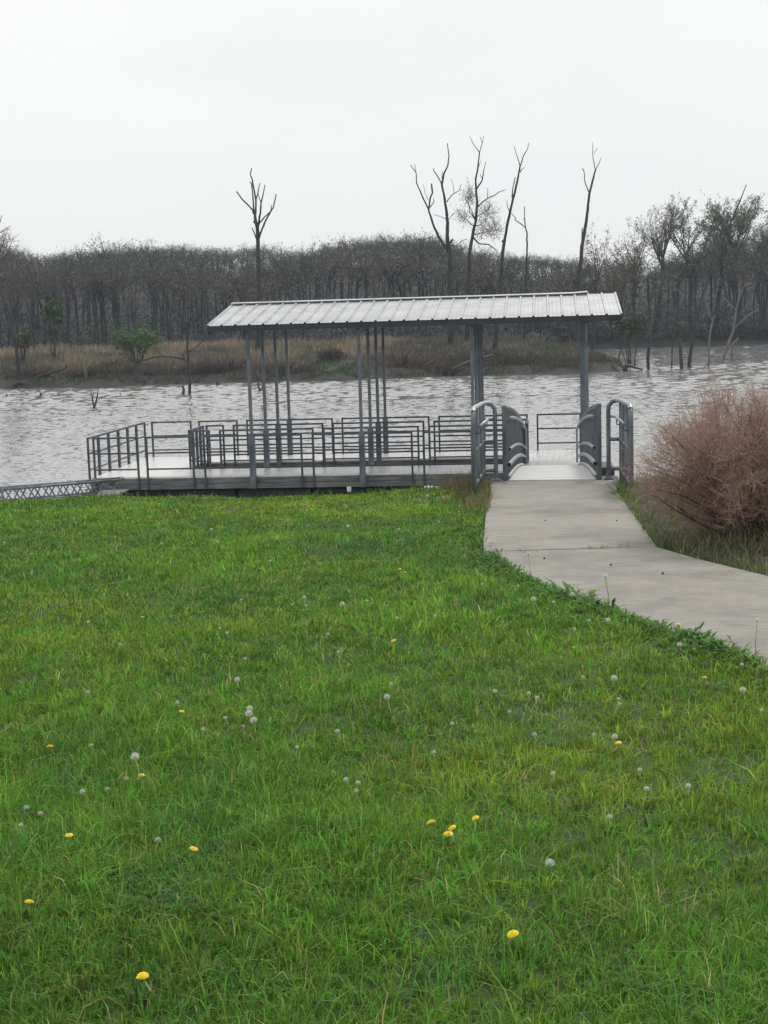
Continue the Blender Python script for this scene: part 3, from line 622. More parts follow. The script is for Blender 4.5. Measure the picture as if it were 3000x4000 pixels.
# grass and reeds of the far bank
def blades(x, y, z, h, wd, col, lean, seed=1, nseg=2):
    """grass blades, each a bent strip of nseg quads-as-triangles ending in a tip"""
    g = np.random.default_rng(seed); n = len(x)
    a = g.uniform(0, 2 * np.pi, n); ld = g.uniform(0, 2 * np.pi, n); l = np.abs(g.normal(0, lean, n)) * h
    sx, sy = np.cos(a) * wd / 2, np.sin(a) * wd / 2
    dx, dy = np.cos(ld) * l, np.sin(ld) * l
    P0 = np.stack([x, y, z], 1); S = np.stack([sx, sy, np.zeros(n)], 1)
    mid = P0 + np.stack([dx * .35, dy * .35, h * .6], 1); tip = P0 + np.stack([dx, dy, h * (1 - .25 * np.minimum(l / h, 1.2))], 1)
    V = np.stack([P0 - S, P0 + S, mid - S * .75, mid + S * .75, tip], 1).reshape(-1, 3)
    b = np.arange(n)[:, None] * 5
    F = (b[:, :, None] + np.array([[0, 1, 3], [0, 3, 2], [2, 3, 4]])[None]).reshape(-1, 3)
    C = np.repeat(col, 5, axis=0)
    return V, F, C
def fbm(x, y, s, seed=0):
    g = np.random.default_rng(seed); o = np.zeros(np.shape(x)); amp = 1; tot = 0
    for k in range(5):
        for _ in range(3):
            th = g.uniform(0, 6.28); ph = g.uniform(0, 6.28); f = s * g.uniform(.8, 1.25)
            o = o + amp * np.sin((x * np.cos(th) + y * np.sin(th)) * f + ph)
        tot += amp * 1.7; s *= 1.9; amp *= .62
    return o / tot
n = 46000
x = rng.uniform(-33, 17.5, n); y = 88 + 34 * rng.uniform(0, 1, n) ** 1.5
t = y - shore_y(x); ok = t > -.12; x, y, t = x[ok], y[ok], t[ok]
f = fbm(x, y, .35, 3); f2 = fbm(x, y, 1.1, 5)
tan = np.array([.36, .29, .22]); olive = np.array([.105, .105, .060]); green = np.array([.055, .105, .03]); dull = np.array([.105, .098, .080])
pxg = x / y * FPX + 1500; wt = smooth(t + 3 * f2, 5, 11) * (.15 + .8 * smooth(fbm(x, y, .5, 8), -.4, .4)) * (1 - .8 * smooth(pxg, 1480, 1700)); wg = smooth(f, .05, .5) * (1 - wt)
wg = np.maximum(wg, np.exp(-((x / y * FPX + 1500 - 1330) / 130.) ** 2) * (t < 9) * .8); wg = np.maximum(wg, np.exp(-((x / y * FPX + 1500 - 200) / 50.) ** 2) * (t < 7) * .7)
wg = np.maximum(wg, np.exp(-((x / y * FPX + 1500 - 1640) / 90.) ** 2) * (t < 4) * .8)
c = dull * (1 - wt[:, None]) + tan * wt[:, None]; c = c * (1 - wg[:, None]) + green * wg[:, None]
c = c + (olive - c) * (smooth(f2, 0, .6) * .5)[:, None]; c = c * rng.uniform(.7, 1.3, len(x))[:, None]
h = rng.uniform(.15, .5, len(x)) + wt * rng.uniform(.15, .55, len(x)); h *= (1 - .5 * wg)
V, F, C = blades(x, y, far_z(x, y) - .05, h, rng.uniform(.03, .07, len(x)), c, .35, 11)
tag(link('bank_grass', np_mesh('bank_grass', V, F, C), M['blade']), 'tan reeds and green grass covering the far bank', 'grass', kind='stuff')

# the far wood: one mass of bare and budding trees on the hill
def wood_proto(seed):
    global rng
    keep = rng; rng = np.random.default_rng(seed)
    tm = TreeMB(); tp = [Vector((0, 0, 0)), Vector((rng.normal(0, .008), rng.normal(0, .008), .25)), Vector((rng.normal(0, .015), rng.normal(0, .015), .5)), Vector((rng.normal(0, .025), rng.normal(0, .025), .72))]
    MBt = MB(); MBt.tube(tp, [.011, .009, .008, .005], 4, False)
    cc = tp[3] + Vector((0, 0, -.02)); rx, rz_ = rng.uniform(.20, .27), rng.uniform(.22, .27)
    for k in range(11):
        q = tp[1].lerp(tp[3], rng.uniform(.45, 1)); u = Vector(rng.normal(0, 1, 3)); u.normalize(); u.z = abs(u.z) * .9 + .05 if k > 2 else u.z
        e_ = cc + Vector((u.x * rx, u.y * rx, u.z * rz_)) * rng.uniform(.8, 1); m_ = q.lerp(e_, .5) + Vector((0, 0, -.02)) + jit(.012)
        MBt.tube([q, m_, e_], [.005, .0035, .0015], 3, False)
        for j in range(15):
            s_ = q.lerp(m_, rng.uniform(.4, 1)) if j % 3 == 0 else m_.lerp(e_, rng.uniform(0, 1))
            out_ = (s_ - cc); out_ = Vector((out_.x / rx, out_.y / rx, out_.z / rz_)) * .6
            m2, e2 = tm.twig(s_, out_ + jit(.6) + Vector((0, 0, .25)), rng.uniform(.07, .14), .0036, TWIGC[rng.integers(3)])
            for _ in range(3): tm.bud(m2.lerp(e2, rng.uniform(0, 1.2)) + jit(.014), .0062, BUDS[rng.integers(4)])
    Vw = np.array(MBt.v); Fw = []
    for fc in MBt.f:
        for i in range(1, len(fc) - 1): Fw.append((fc[0], fc[i], fc[i + 1]))
    Vt = np.array([tuple(v) for v in tm.V]); V = np.vstack([Vw, Vt]); F = np.vstack([np.array(Fw), np.array(tm.F) + len(Vw)])
    C = np.vstack([np.tile([.040, .041, .047], (len(Vw), 1)), np.array(tm.C)])
    isb = np.zeros(len(V)); isb[len(Vw):] = 1
    rng = keep
    return V, F, C, isb
protos = [wood_proto(100 + i) for i in range(8)]
Vs, Fs, Cs = [], [], []; off = 0
edge_me = []
for pr in protos:
    me = np_mesh('edge_tree', pr[0], pr[1], pr[2] * (.85 + .4 * rng.uniform())); me.materials.append(M['twig']); edge_me.append(me)
rows = [(130, 30), (136, 38), (143, 46), (151, 54), (160, 62), (170, 72), (181, 82), (193, 92), (205, 104), (216, 116), (224, 120)]
for Yr, cnt in rows:
    half = Yr * .36
    for k in range(cnt):
        X = -half + 2 * half * (k + rng.uniform(-.45, .45) + .5) / cnt; Y = Yr + rng.uniform(-4, 4)
        px = 1500 + X / Y * FPX
        if Y < float(shore_y(X)) + 1.2: continue
        if 2330 < px < 2620 and Y > 150: 
            if rng.uniform() < .45: continue
        z = float(far_z(X, Y)) - .2
        H = EYE + float(top_slope(X, Y)) * Y - z
        H = min((H + .9 * math.sin(X * .21 + 1) + .6 * math.sin(X * .47 + Yr)) * rng.uniform(.84, 1.04), rng.uniform(8.0, 14.0))
        if H < 3: H = rng.uniform(3, 5)
        if Yr < 140 or (Yr < 150 and px > 2300):
            o = bpy.data.objects.new('edge_tree', edge_me[rng.integers(8)]); COL.objects.link(o); o.location = (X, Y, z); o.rotation_euler = (0, 0, rng.uniform(0, 6.28)); w_ = H * rng.uniform(.85, 1.35) if H > 8 else H * 1.5; o.scale = (w_, w_, H)
            tag(o, 'bare grey tree in the front row of the far wood', 'tree', 'bare trees along the front of the far wood'); continue
        pr = protos[rng.integers(8)]; an = rng.uniform(0, 6.28); ca, sa = math.cos(an), math.sin(an); wsc = H * rng.uniform(.85, 1.35) if H > 8 else H * 1.5
        Vp, Fp, Cp, isb = pr
        W_ = np.stack([(Vp[:, 0] * ca - Vp[:, 1] * sa) * wsc + X, (Vp[:, 0] * sa + Vp[:, 1] * ca) * wsc + Y, Vp[:, 2] * H + z], 1)
        tone = rng.choice([rng.uniform(.45, .8), rng.uniform(.8, 1.25)]); gtint = np.array([.88, .96, 1.12]) + rng.uniform(0, 1) * np.array([.02, .08, -.18])
        if px > 2400: gtint = gtint * np.array([.9, 1.08, .9])
        Vs.append(W_); Fs.append(Fp + off); Cs.append(Cp * np.where(isb[:, None] > 0, gtint * tone, tone)); off += len(Vp)
tag(link('woodland', np_mesh('woodland', np.vstack(Vs), np.vstack(Fs), np.vstack(Cs)), M['twig']), 'mass of bare and budding trees covering the far hillside', 'woods', kind='stuff')
# undergrowth between the trunks: a tangle of crossing sticks and dead brush
n = 52000; Y = 120 + 100 * rng.uniform(0, 1, n) ** 1.4; x = rng.uniform(-1, 1, n) * Y * .36
Ya = 141.2 + np.abs(rng.normal(0, 2.5, 9000)); x = np.concatenate([x, rng.uniform(15, 52, 9000)]); Y = np.concatenate([Y, Ya])
ok = Y > shore_y(x) + .25; x, Y = x[ok], Y[ok]; n = len(x); px = x / Y * FPX + 1500
hz2 = rng.uniform(0, 1, n) ** 1.5 * (2.8 + 1.8 * fbm(x, Y, .35, 19)); base = np.stack([x, Y, far_z(x, Y) + hz2 * .95], 1)
d = rng.normal(0, 1, (n, 3)) * np.array([1, 1, .9]); d /= np.linalg.norm(d, axis=1)[:, None]
sd_ = np.cross(d, rng.normal(0, 1, (n, 3))); sd_ /= np.linalg.norm(sd_, axis=1)[:, None]
L = rng.uniform(.35, 1.1, n)[:, None]; wv = rng.uniform(.02, .065, n)[:, None]
V = np.stack([base - sd_ * wv, base + sd_ * wv, base + d * L + np.array([0, 0, .25])], 1).reshape(-1, 3)
gm = smooth(fbm(x, Y, .10, 9), .15, .7) * .6 + smooth(px, 2380, 2500) * (1 - smooth(px, 2650, 2800)) * .7
c = np.array([.058, .058, .064]) * rng.uniform(.5, 1.5, n)[:, None] + gm[:, None] * np.array([.012, .045, .004])
tag(link('undergrowth', np_mesh('undergrowth', V, np.arange(3 * n).reshape(-1, 3), np.repeat(c, 3, axis=0)), M['twig']), 'tangled grey and greenish undergrowth between the trunks of the far wood', 'undergrowth', kind='stuff')

# ------------------------------------------------------------------ floating dock with pavilion roof
YAW = 0.1165; DK = 1.524; SP = 2.438; RH = 0.908; U0, U1 = -3.70, 7.50
dock = empty('floating_dock', (-2.853, 31.104, 0.5), -YAW, 'grey floating fishing dock with a light ribbed metal roof on slim posts', 'dock')
def part(mb, name, mat, parent=dock, smooth=False, loc=None): return mb.build(name, M[mat], parent, smooth, loc)
def share(name, me, parent, loc, rz=0.0, sc=None):
    o = bpy.data.objects.new(name, me); COL.objects.link(o); o.parent = parent; o.location = loc; o.rotation_euler = (0, 0, rz)
    if sc: o.scale = sc
    return o
# deck planks run front to back; each is one object, meshes shared
pm = []
for k in range(4):
    mb = MB(); mb.box(-.0703, .0703, 0, 1, -.035 + .0, 0)
    pl = mb.build('deck_plank', M['plank'], dock); pm.append(pl.data)
    bpy.data.objects.remove(pl)
def planks(u0, u1, v0, v1):
    n = int((u1 - u0) / .1425)
    for k in range(n):
        o = share('deck_plank', pm[rng.integers(4)], dock, (u0 + (k + .5) * (u1 - u0) / n, v0, rng.uniform(-.002, .001)), 0, (((u1 - u0) / n - .003) / .1406, v1 - v0, 1))
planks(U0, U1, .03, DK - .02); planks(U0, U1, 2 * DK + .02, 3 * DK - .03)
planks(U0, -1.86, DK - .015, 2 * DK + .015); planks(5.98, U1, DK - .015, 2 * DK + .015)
# fascia boards
def boards(a, b, n, off):
    """two courses of boards from a to b (dock plan), split into n lengths"""
    a = Vector((*a, 0)); b = Vector((*b, 0)); L = (b - a).length; an = math.atan2(b.y - a.y, b.x - a.x)
    for c in range(2):
        sh = 0 if c == 0 else .5
        cuts = [0] + [(i + 1 + sh * .5) / n for i in range(n - 1)] + [1]
        for i in range(len(cuts) - 1):
            l = (cuts[i + 1] - cuts[i]) * L - .006
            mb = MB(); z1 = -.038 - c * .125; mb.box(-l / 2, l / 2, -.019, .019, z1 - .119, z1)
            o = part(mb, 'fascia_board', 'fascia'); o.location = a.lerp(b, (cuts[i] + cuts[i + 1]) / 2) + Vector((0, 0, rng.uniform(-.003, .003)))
            o.rotation_euler = (0, 0, an)
boards((U0, .012), (U1, .012), 5, 0); boards((U0 - .02, 0), (U0 - .02, 3 * DK), 2, 0); boards((U1 + .02, 0), (U1 + .02, 3 * DK), 2, 0)
boards((-1.84, DK), (6.0, DK), 4, 0); boards((-1.84, 2 * DK), (6.0, 2 * DK), 4, 0); boards((U0, 3 * DK - .01), (U1, 3 * DK - .01), 5, 0)
boards((-1.84, DK + .03), (-1.84, 2 * DK - .03), 1, 0); boards((6.0, DK + .03), (6.0, 2 * DK - .03), 1, 0)
# floats below
for u in np.arange(-3.0, 7.4, 1.7):
    for v in (.75, 3.8):
        mb = MB(); mb.box(-.84, .84, -.60, .66, -.62, -.29); o = part(mb, 'float', 'float'); o.location = (u, v, 0)
        bv = o.modifiers.new('round', 'BEVEL'); bv.width = .06; bv.segments = 2
for v in (.2, 1.3, 3.25, 4.35):
    mb = MB(); mb.box(U0 + .1, U1 - .1, v - .03, v + .03, -.20, -.045); part(mb, 'joist', 'fascia')
# railing panels
def panel(a, b, drop=0.0, wide=False, mid=()):
    a = Vector((*a, 0)); b = Vector((*b, 0)); an = math.atan2(b.y - a.y, b.x - a.x); L = (b - a).length
    mb = MB(); mb._bar((0, 0, RH - .02), (L, 0, RH - .02), .045, .04, None)
    p = part(mb, 'railing_panel', 'steel'); p.location = a; p.rotation_euler = (0, 0, an)
    for h in (.18, .54):
        mb = MB(); mb._bar((.02, 0, h), (L - .02, 0, h), .03, .034, None); part(mb, 'rail_bar', 'steel', p)
    for x in (0.02, L - .02):
        mb = MB(); mb._bar((x, 0, -drop), (x, 0, RH - .041), .042, .042, None); part(mb, 'rail_post', 'steel', p)
    for x in mid:
        mb = MB(); mb.box(x - .045, x + .045, -.028, .022, -.03, RH - .041); part(mb, 'rail_post', 'steel', p)
hp = 1.11
r1 = [(-3.63, -2.59), (-2.42, -1.33)] + [(c * SP - hp, c * SP + hp) for c in range(3)]
for a, b in r1: panel((a, -.03), (b, -.03), .27)
for c in range(3):
    panel((c * SP - hp, DK + .03), (c * SP + hp, DK + .03), .2); panel((c * SP - hp, 2 * DK - .03), (c * SP + hp, 2 * DK - .03), .2)
panel((-1.78, DK + .03), (-1.33, DK + .03), .2); panel((-1.78, 2 * DK - .03), (-1.33, 2 * DK - .03), .2)
r4 = [(-3.58, -2.53), (-2.35, -1.33)] + [(c * SP - hp, c * SP + hp) for c in range(3)] + [(3 * SP - hp, 3 * SP + .1)]
for a, b in r4: panel((a, 3 * DK), (b, 3 * DK))
panel((U0 - .05, -.02), (U0 - .05, 3 * DK), .05, mid=[.76, 1.52, 2.29, 3.05, 3.81])
panel((U1 + .05, .02), (U1 + .05, 3 * DK), .05, mid=[.76, 1.52, 2.29, 3.05, 3.81])
panel((-1.84, DK + .06), (-1.84, 2 * DK - .06), .05, mid=[.36, .72, 1.08])
panel((6.0, DK + .06), (6.0, 2 * DK - .06), .05, mid=[.36, .72, 1.08])
# roof posts with thick lower sleeves
HT = 3.20
for r in range(4):
    v = [-.075, DK + .0, 2 * DK - .0, 3 * DK - .0][r]
    for c in range(4):
        u = c * SP
        mb = MB(); mb.box(-.033, .033, -.033, .033, .90, HT); p = part(mb, 'roof_post', 'galv'); p.location = (u, v, 0)
        mb = MB(); mb.box(-.062, .062, -.05, .05, -.28 if r == 0 else -.2, RH); mb.box(-.062, -.040, -.062, -.05, -.27 if r == 0 else 0, RH - .02); mb.box(.040, .062, -.062, -.05, -.27 if r == 0 else 0, RH - .02)
        part(mb, 'post_sleeve', 'galv', p)
# roof frame
VE, VR, VB = -.36, 2.286, 4.93; WE, WR = 3.305, 3.775; UA, UB = -.84, 8.03
def roof_w(v): return WE + (WR - WE) * (1 - abs(v - VR) / (VR - VE))
for r in range(4):
    v = [-.075, DK, 2 * DK, 3 * DK][r]
    mb = MB(); mb.box(UA + .25, UB - .2, v - .04, v + .04, HT + .002, min(roof_w(v) - .03, HT + .14)); part(mb, 'roof_beam', 'trim')
for c in range(4):
    mb = MB()
    for s in (0, 1):
        ve = VE + .05 if s == 0 else VB - .05
        mb._bar((c * SP, ve, roof_w(ve) - .055), (c * SP, VR, WR - .06), .05, .07, None)
    part(mb, 'rafter', 'trim')
for ve in (VE, VB):
    mb = MB(); s = 1 if ve == VE else -1
    mb.box(UA + .02, UB - .04, ve + s * .03 - .012, ve + s * .03 + .012, WE - .125, WE - .012); part(mb, 'eave_trim', 'trim')
for ue in (UA + .03, UB - .03):
    for s in (0, 1):
        ve = VE + .03 if s == 0 else VB - .03
        mb = MB(); k = 1 if s == 0 else -1
        mb.add([(ue - .012, ve + k * .02, WE - .20), (ue + .012, ve + k * .02, WE - .20), (ue + .012, ve, WE - .02), (ue - .012, ve, WE - .02),
                (ue - .012, VR - k * .002, WR - .15), (ue + .012, VR - k * .002, WR - .15), (ue + .012, VR - k * .002, WR - .02), (ue - .012, VR - k * .002, WR - .02)],
               [(0, 3, 2, 1), (4, 5, 6, 7), (0, 1, 5, 4), (1, 2, 6, 5), (2, 3, 7, 6), (3, 0, 4, 7)])
        part(mb, 'barge_board', 'trim')
# ribbed roofing sheets
def sheet_profile(nr):
    P = []; pit = .3048
    for k in range(nr):
        x = k * pit
        P += [(x, 0.0), (x + .014, .03), (x + .046, .03), (x + .060, 0), (x + .125, 0), (x + .132, .0045), (x + .147, .0045), (x + .154, 0), (x + .212, 0), (x + .219, .0045), (x + .234, .0045), (x + .241, 0)]
    P.append((nr * pit, 0.0)); return P
def sheet(nr, front, endrib=False):
    P = sheet_profile(nr); mb = MB(); n = len(P)
    if endrib: P += [(nr * .3048 + .014, .03), (nr * .3048 + .046, .03), (nr * .3048 + .06, 0)]; n = len(P)
    ve = VE if front else VB; vs = []
    for dz in (0, -.004):
        for v, w0 in ((ve, WE), (VR + (-.012 if front else .012), WR - .002)):
            vs += [(x, v, w0 + h + dz) for x, h in P]
    fs = []
    for i in range(n - 1):
        fs.append((i, i + 1, n + i + 1, n + i)); fs.append((2 * n + i, 3 * n + i, 3 * n + i + 1, 2 * n + i + 1)); fs.append((i, 2 * n + i, 2 * n + i + 1, i + 1)); fs.append((n + i, n + i + 1, 3 * n + i + 1, 3 * n + i))
    fs += [(0, n, 3 * n, 2 * n), (n - 1, 3 * n - 1, 4 * n - 1, 2 * n - 1)]
    mb.add(vs, fs); return mb
for front in (True, False):
    me = None
    for k in range(10):
        if k == 9: o = part(sheet(2, front, True), 'roof_panel', 'roof')
        elif me is None: o = part(sheet(3, front), 'roof_panel', 'roof'); me = o.data
        else: o = share('roof_panel', me, dock, (0, 0, 0))
        o.location = (UA + k * .9146, 0, 0)
mb = MB(); cu = [UA, 2, 5, UB - .95, UB - .62]; hz = [.052, .052, .05, .055, .075]
for s in (-1, 1):
    for i in range(4):
        a, b = cu[i], cu[i + 1]
        mb.add([(a, VR, WR + hz[i]), (b, VR, WR + hz[i + 1]), (b, VR + s * .15, WR + hz[i + 1] - .028), (a, VR + s * .15, WR + hz[i] - .028),
                (a, VR, WR + hz[i] - .003), (b, VR, WR + hz[i + 1] - .003), (b, VR + s * .15, WR + hz[i + 1] - .031), (a, VR + s * .15, WR + hz[i] - .031)], [(0, 1, 2, 3), (7, 6, 5, 4), (3, 2, 6, 7), (0, 3, 7, 4), (1, 5, 6, 2)])
part(mb, 'ridge_cap', 'roof')

# ------------------------------------------------------------------ gangway
lc = at(2157, 1879, 19.2)
vd = ray(2148, 1213); YG = math.atan2(vd.x, vd.y)
LZ = float(plane_z(19.2)) + .03
gang = empty('gangway', (lc.x + .06 * math.sin(YG), 19.2 + .06 * math.cos(YG), LZ), -YG, 'arched metal gangway with picket side rails leading down onto the dock', 'gangway')
GL = 11.7; DROP = LZ - .5 - .02
def gz_(a): return -(DROP - .0023 * GL * GL) / GL * a - .0023 * a * a
def curve(b, h, a0, a1, n=14, fn=None): return [Vector((b, a0 + (a1 - a0) * i / n, gz_(a0 + (a1 - a0) * i / n) + h)) for i in range(n + 1)]
for k in range(10):                    # deck plates
    a0 = k * GL / 10 + .004; a1 = (k + 1) * GL / 10 - .004; mb = MB(); vs = []
    for a in (a0, (a0 + a1) / 2, a1):
        for b in (-.572, .572):
            vs += [(b, a, gz_(a) + .025), (b, a, gz_(a) - .02)]
    mb.add(vs, [(0, 2, 6, 4), (4, 6, 10, 8), (1, 5, 7, 3), (5, 9, 11, 7), (0, 1, 3, 2), (8, 10, 11, 9), (0, 4, 5, 1), (4, 8, 9, 5), (2, 3, 7, 6), (6, 7, 11, 10)])
    part(mb, 'deck_plate', 'alu', gang)
mb = MB(); mb.box(-.585, .585, -.17, .01, .0, .022); part(mb, 'hinge_plate', 'alu', gang)
for s in (-1, 1):
    mb = MB(); mb.tube(curve(s * .592, .052, .12, GL), .024, 8); part(mb, 'curb', 'alu', gang, True)
    mb = MB(); mb.tube(curve(s * .645, -.06, 0, GL), .045, 4, twist=math.pi / 4); part(mb, 'side_beam', 'galv', gang)
    mb = MB(); mb.tube(curve(s * .645, 1.00, 0, GL), .034, 8); part(mb, 'top_chord', 'galv', gang, True)
    mb = MB(); mb._bar((s * .645, -.02, -.12), (s * .645, -.02, 1.03), .055, .055, None); part(mb, 'end_post', 'galv', gang)
    mb = MB(); mb._bar((s * .645, GL, gz_(GL) - .1), (s * .645, GL, gz_(GL) + 1.0), .055, .055, None); part(mb, 'end_post', 'galv', gang)
    mb = MB()
    for a in np.arange(.10, GL, .115): mb._bar((s * .645, a, gz_(a) - .05), (s * .645, a, gz_(a) + .99), .022, .022, None)
    tag(part(mb, 'picket_infill', 'galv', gang), kind='stuff')
    # inner pipe rails: toe rail, middle rail, hand rail
    for h, rr, a0, a1, nm, bb in ((.23, .030, -.38, GL - .6, 'toe_rail', .575), (.43, .022, .0, GL + .35, 'middle_rail', .572)):
        mb = MB(); mb.tube(curve(s * bb, h, a0, a1), rr, 10, False); o = part(mb, nm, 'galv_lit', gang, True)
        mb = MB(); e = curve(s * bb, h, a0 - .003, a0 + .01, 1); mb.tube(e, rr * .86, 10); part(mb, 'mouth_shade_plug', 'black', o)  # black plug in the open end paints the shade inside the pipe
    hr = curve(s * .56, .86, .1, GL + .5); e = hr[-1]; m_ = curve(s * .572, .43, GL + .35, GL + .36, 1)[0]
    hr += [e + Vector((0, .06, -.03)), e + Vector((0, .09, -.10)), Vector((e.x, e.y + .10, -DROP + .03))]
    mb = MB(); mb.tube(hr, .021, 10); part(mb, 'handrail', 'galv_lit', gang, True)
    for a in np.arange(.9, GL, 1.8):
        mb = MB(); mb.tube([(s * .635, a, gz_(a) + .80), (s * .575, a, gz_(a) + .80), (s * .56, a, gz_(a) + .845)], .010, 6); part(mb, 'rail_bracket', 'galv', gang, True)

# guard rails beside the landing
def guard(s, label):
    g_ = empty('guard_rail', (lc.x + s * .93 * math.cos(YG), 19.2 - s * .93 * math.sin(YG), LZ), -YG, label, 'guard rail', 'pipe guard rails beside the landing')
    inner = -s * .165; sl = .036
    L = 2.45; rp = .030
    path_ = [Vector((inner, -.02, .02)), Vector((inner, -.02, .93)), Vector((inner * .97, -.02, 1.0)), Vector((inner * .72, -.02, 1.055)), Vector((inner * .35, -.03, 1.07)), Vector((inner * .1, -.07, 1.072)), Vector((0, -.16, 1.075)), Vector((0, -L + .12, 1.07 + sl * L)), Vector((0, -L + .03, 1.03 + sl * L)), Vector((0, -L, .95 + sl * L)), Vector((0, -L, -.1))]
    mb = MB(); mb.tube(path_[:5], rp, 12, False); part(mb, 'inner_post', 'galv', g_, True)
    mb = MB(); mb.tube(path_[4:9], rp, 12, False); part(mb, 'top_rail', 'galv_lit', g_, True)  # same pipe as the posts, coloured lighter for the light on its top
    mb = MB(); mb.tube(path_[8:], rp, 12); part(mb, 'post', 'galv', g_, True)
    mb = MB(); mb.box(inner - .065, inner + .065, -.085, .045, .0, .022); mb.tube([(inner, -.02, .02), (inner, -.02, .05)], [.055, .036], 12); part(mb, 'base_plate', 'galv', g_)
    for h in (.15, .55):
        mb = MB(); mb.tube([(inner, -.02, h), (inner * .4, -.02, h), (inner * .12, -.05, h), (0, -.16, h + .005), (0, -L, h + sl * L)], .027, 10); part(mb, 'rail', 'galv', g_, True)
    for a in (.08, .86, 1.64):
        mb = MB(); mb.tube([(0, -a, -.35), (0, -a, 1.06 + sl * a)], rp if a > .1 else .027, 10); part(mb, 'post', 'galv', g_, True)
    mb = MB()
    for a in np.arange(.2, L, .12): mb._bar((0, -a, .15), (0, -a, 1.05 + sl * a), .02, .02, None)
    tag(part(mb, 'picket_infill', 'galv', g_), kind='stuff')
    hx = -s * .075
    mb = MB(); mb.tube([(inner, -.02, .86), (hx * 1.4, -.03, .86), (hx * 1.1, -.08, .86), (hx, -.2, .862), (hx, -L + .1, .86 + sl * L)], .019, 10); h_ = part(mb, 'handrail', 'galv_lit', g_, True)
    for a in (.5, 1.3, 2.1):
        mb = MB(); mb.tube([(0, -a, .76 + sl * a), (hx, -a, .77 + sl * a), (hx, -a, .85 + sl * a)], .011, 6); part(mb, 'rail_bracket', 'galv', h_, True)
guard(-1, 'looped pipe guard rail on the lawn side of the gangway landing'); guard(1, 'looped pipe guard rail on the bush side of the gangway landing')

# ------------------------------------------------------------------ truss arm reaching left from the dock
A = Vector((-2.853, 31.104, .5)) + Matrix.Rotation(-YAW, 3, 'Z') @ Vector((-3.0, -.30, -.02))
Bp = at(-160, 1927, 29.2)
tr = empty('truss_arm', A, 0, 'low grey lattice truss arm running left from the dock corner', 'truss')
D = Bp - A; hz_ = Vector((0, 0, -.27)); sd = Vector((.06, .42, 0))
for off in (Vector(), sd):
    for h in (Vector(), hz_):
        mb = MB(); mb.tube([off + h, D + off + h], .03 if h.length == 0 else .022, 8); part(mb, 'chord', 'galv', tr, True)
nb = 11
for off in (Vector(), sd):
    for k in range(nb):
        a = D * (k / nb) + off; b = D * ((k + .5) / nb) + off + hz_; c = D * ((k + 1) / nb) + off
        mb = MB(); mb.tube([a, b], .016, 6); mb.tube([b, c], .016, 6); part(mb, 'lattice_bar', 'galv', tr)
for k in (0, .33, .66, .985):
    mb = MB(); mb.tube([D * k, D * k + sd], .02, 6); mb.tube([D * k + hz_, D * k + hz_ + sd], .02, 6); part(mb, 'cross_bar', 'galv', tr)
mb = MB(); mb.tube([D * .74 + Vector((0, -.03, .02)), D * .74 + Vector((0, -.03, -.95))], .026, 8); part(mb, 'leg', 'galv', tr, True)

# things lying by the dock
def lying(name, label, cat, pts, rad, mat, Y, n=10):
    P = [at(px, py, Y) for px, py in pts]; o = P[0].copy(); mb = MB(); mb.tube([p - o for p in P], rad, n); t = mb.build(name, M[mat], None, True, o); return tag(t, label, cat)
lying('plastic_float', 'white tubular plastic float lying at the foot of the dock left of the landing', 'float', [(1650, 1907), (1658, 1906), (1665, 1906), (1700, 1908), (1715, 1909), (1719, 1909)], [.012, .03, .042, .042, .042, .02], 'white', 25)
p = at(425, 1932, 25.5); mb = MB(); mb.add([(-.22, -.1, 0), (.20, -.12, .02), (.34, .15, .07), (-.16, .2, .06), (-.22, -.1, -.03), (.20, -.12, -.01), (.34, .15, .04), (-.16, .2, .03)], [(0, 1, 2, 3), (7, 6, 5, 4), (0, 4, 5, 1), (1, 5, 6, 2), (2, 6, 7, 3), (3, 7, 4, 0)])
tag(mb.build('board', M['fascia'], None, False, p), 'grey warped board lying in front of the dock corner by the truss arm', 'board')
for i, (pts, lab) in enumerate([([(400, 1890), (455, 1915), (520, 1935)], 'thin dry stick slanting across the left end of the dock front'), ([(330, 1915), (390, 1900), (450, 1876)], 'thin dry stick propped by the truss arm at the dock corner')]):
    lying('dry_stick', lab, 'stick', pts, [.012, .009, .005], 'pale_bark', 26, 6)
p = at(1364, 1911, 22); mb = MB(); mb.add([(-.03, 0, -.04), (.03, .01, -.04), (.035, .0, .035), (-.04, .02, .04), (-.03, .012, -.04), (.03, .022, -.04), (.035, .012, .035), (-.04, .032, .04)], [(0, 1, 2, 3), (7, 6, 5, 4), (0, 4, 5, 1), (1, 5, 6, 2), (2, 6, 7, 3), (3, 7, 4, 0)])
tag(mb.build('paper_scrap', M['white'], None, False, p), 'small pale scrap at the dock foot beside the second front roof post', 'scrap')

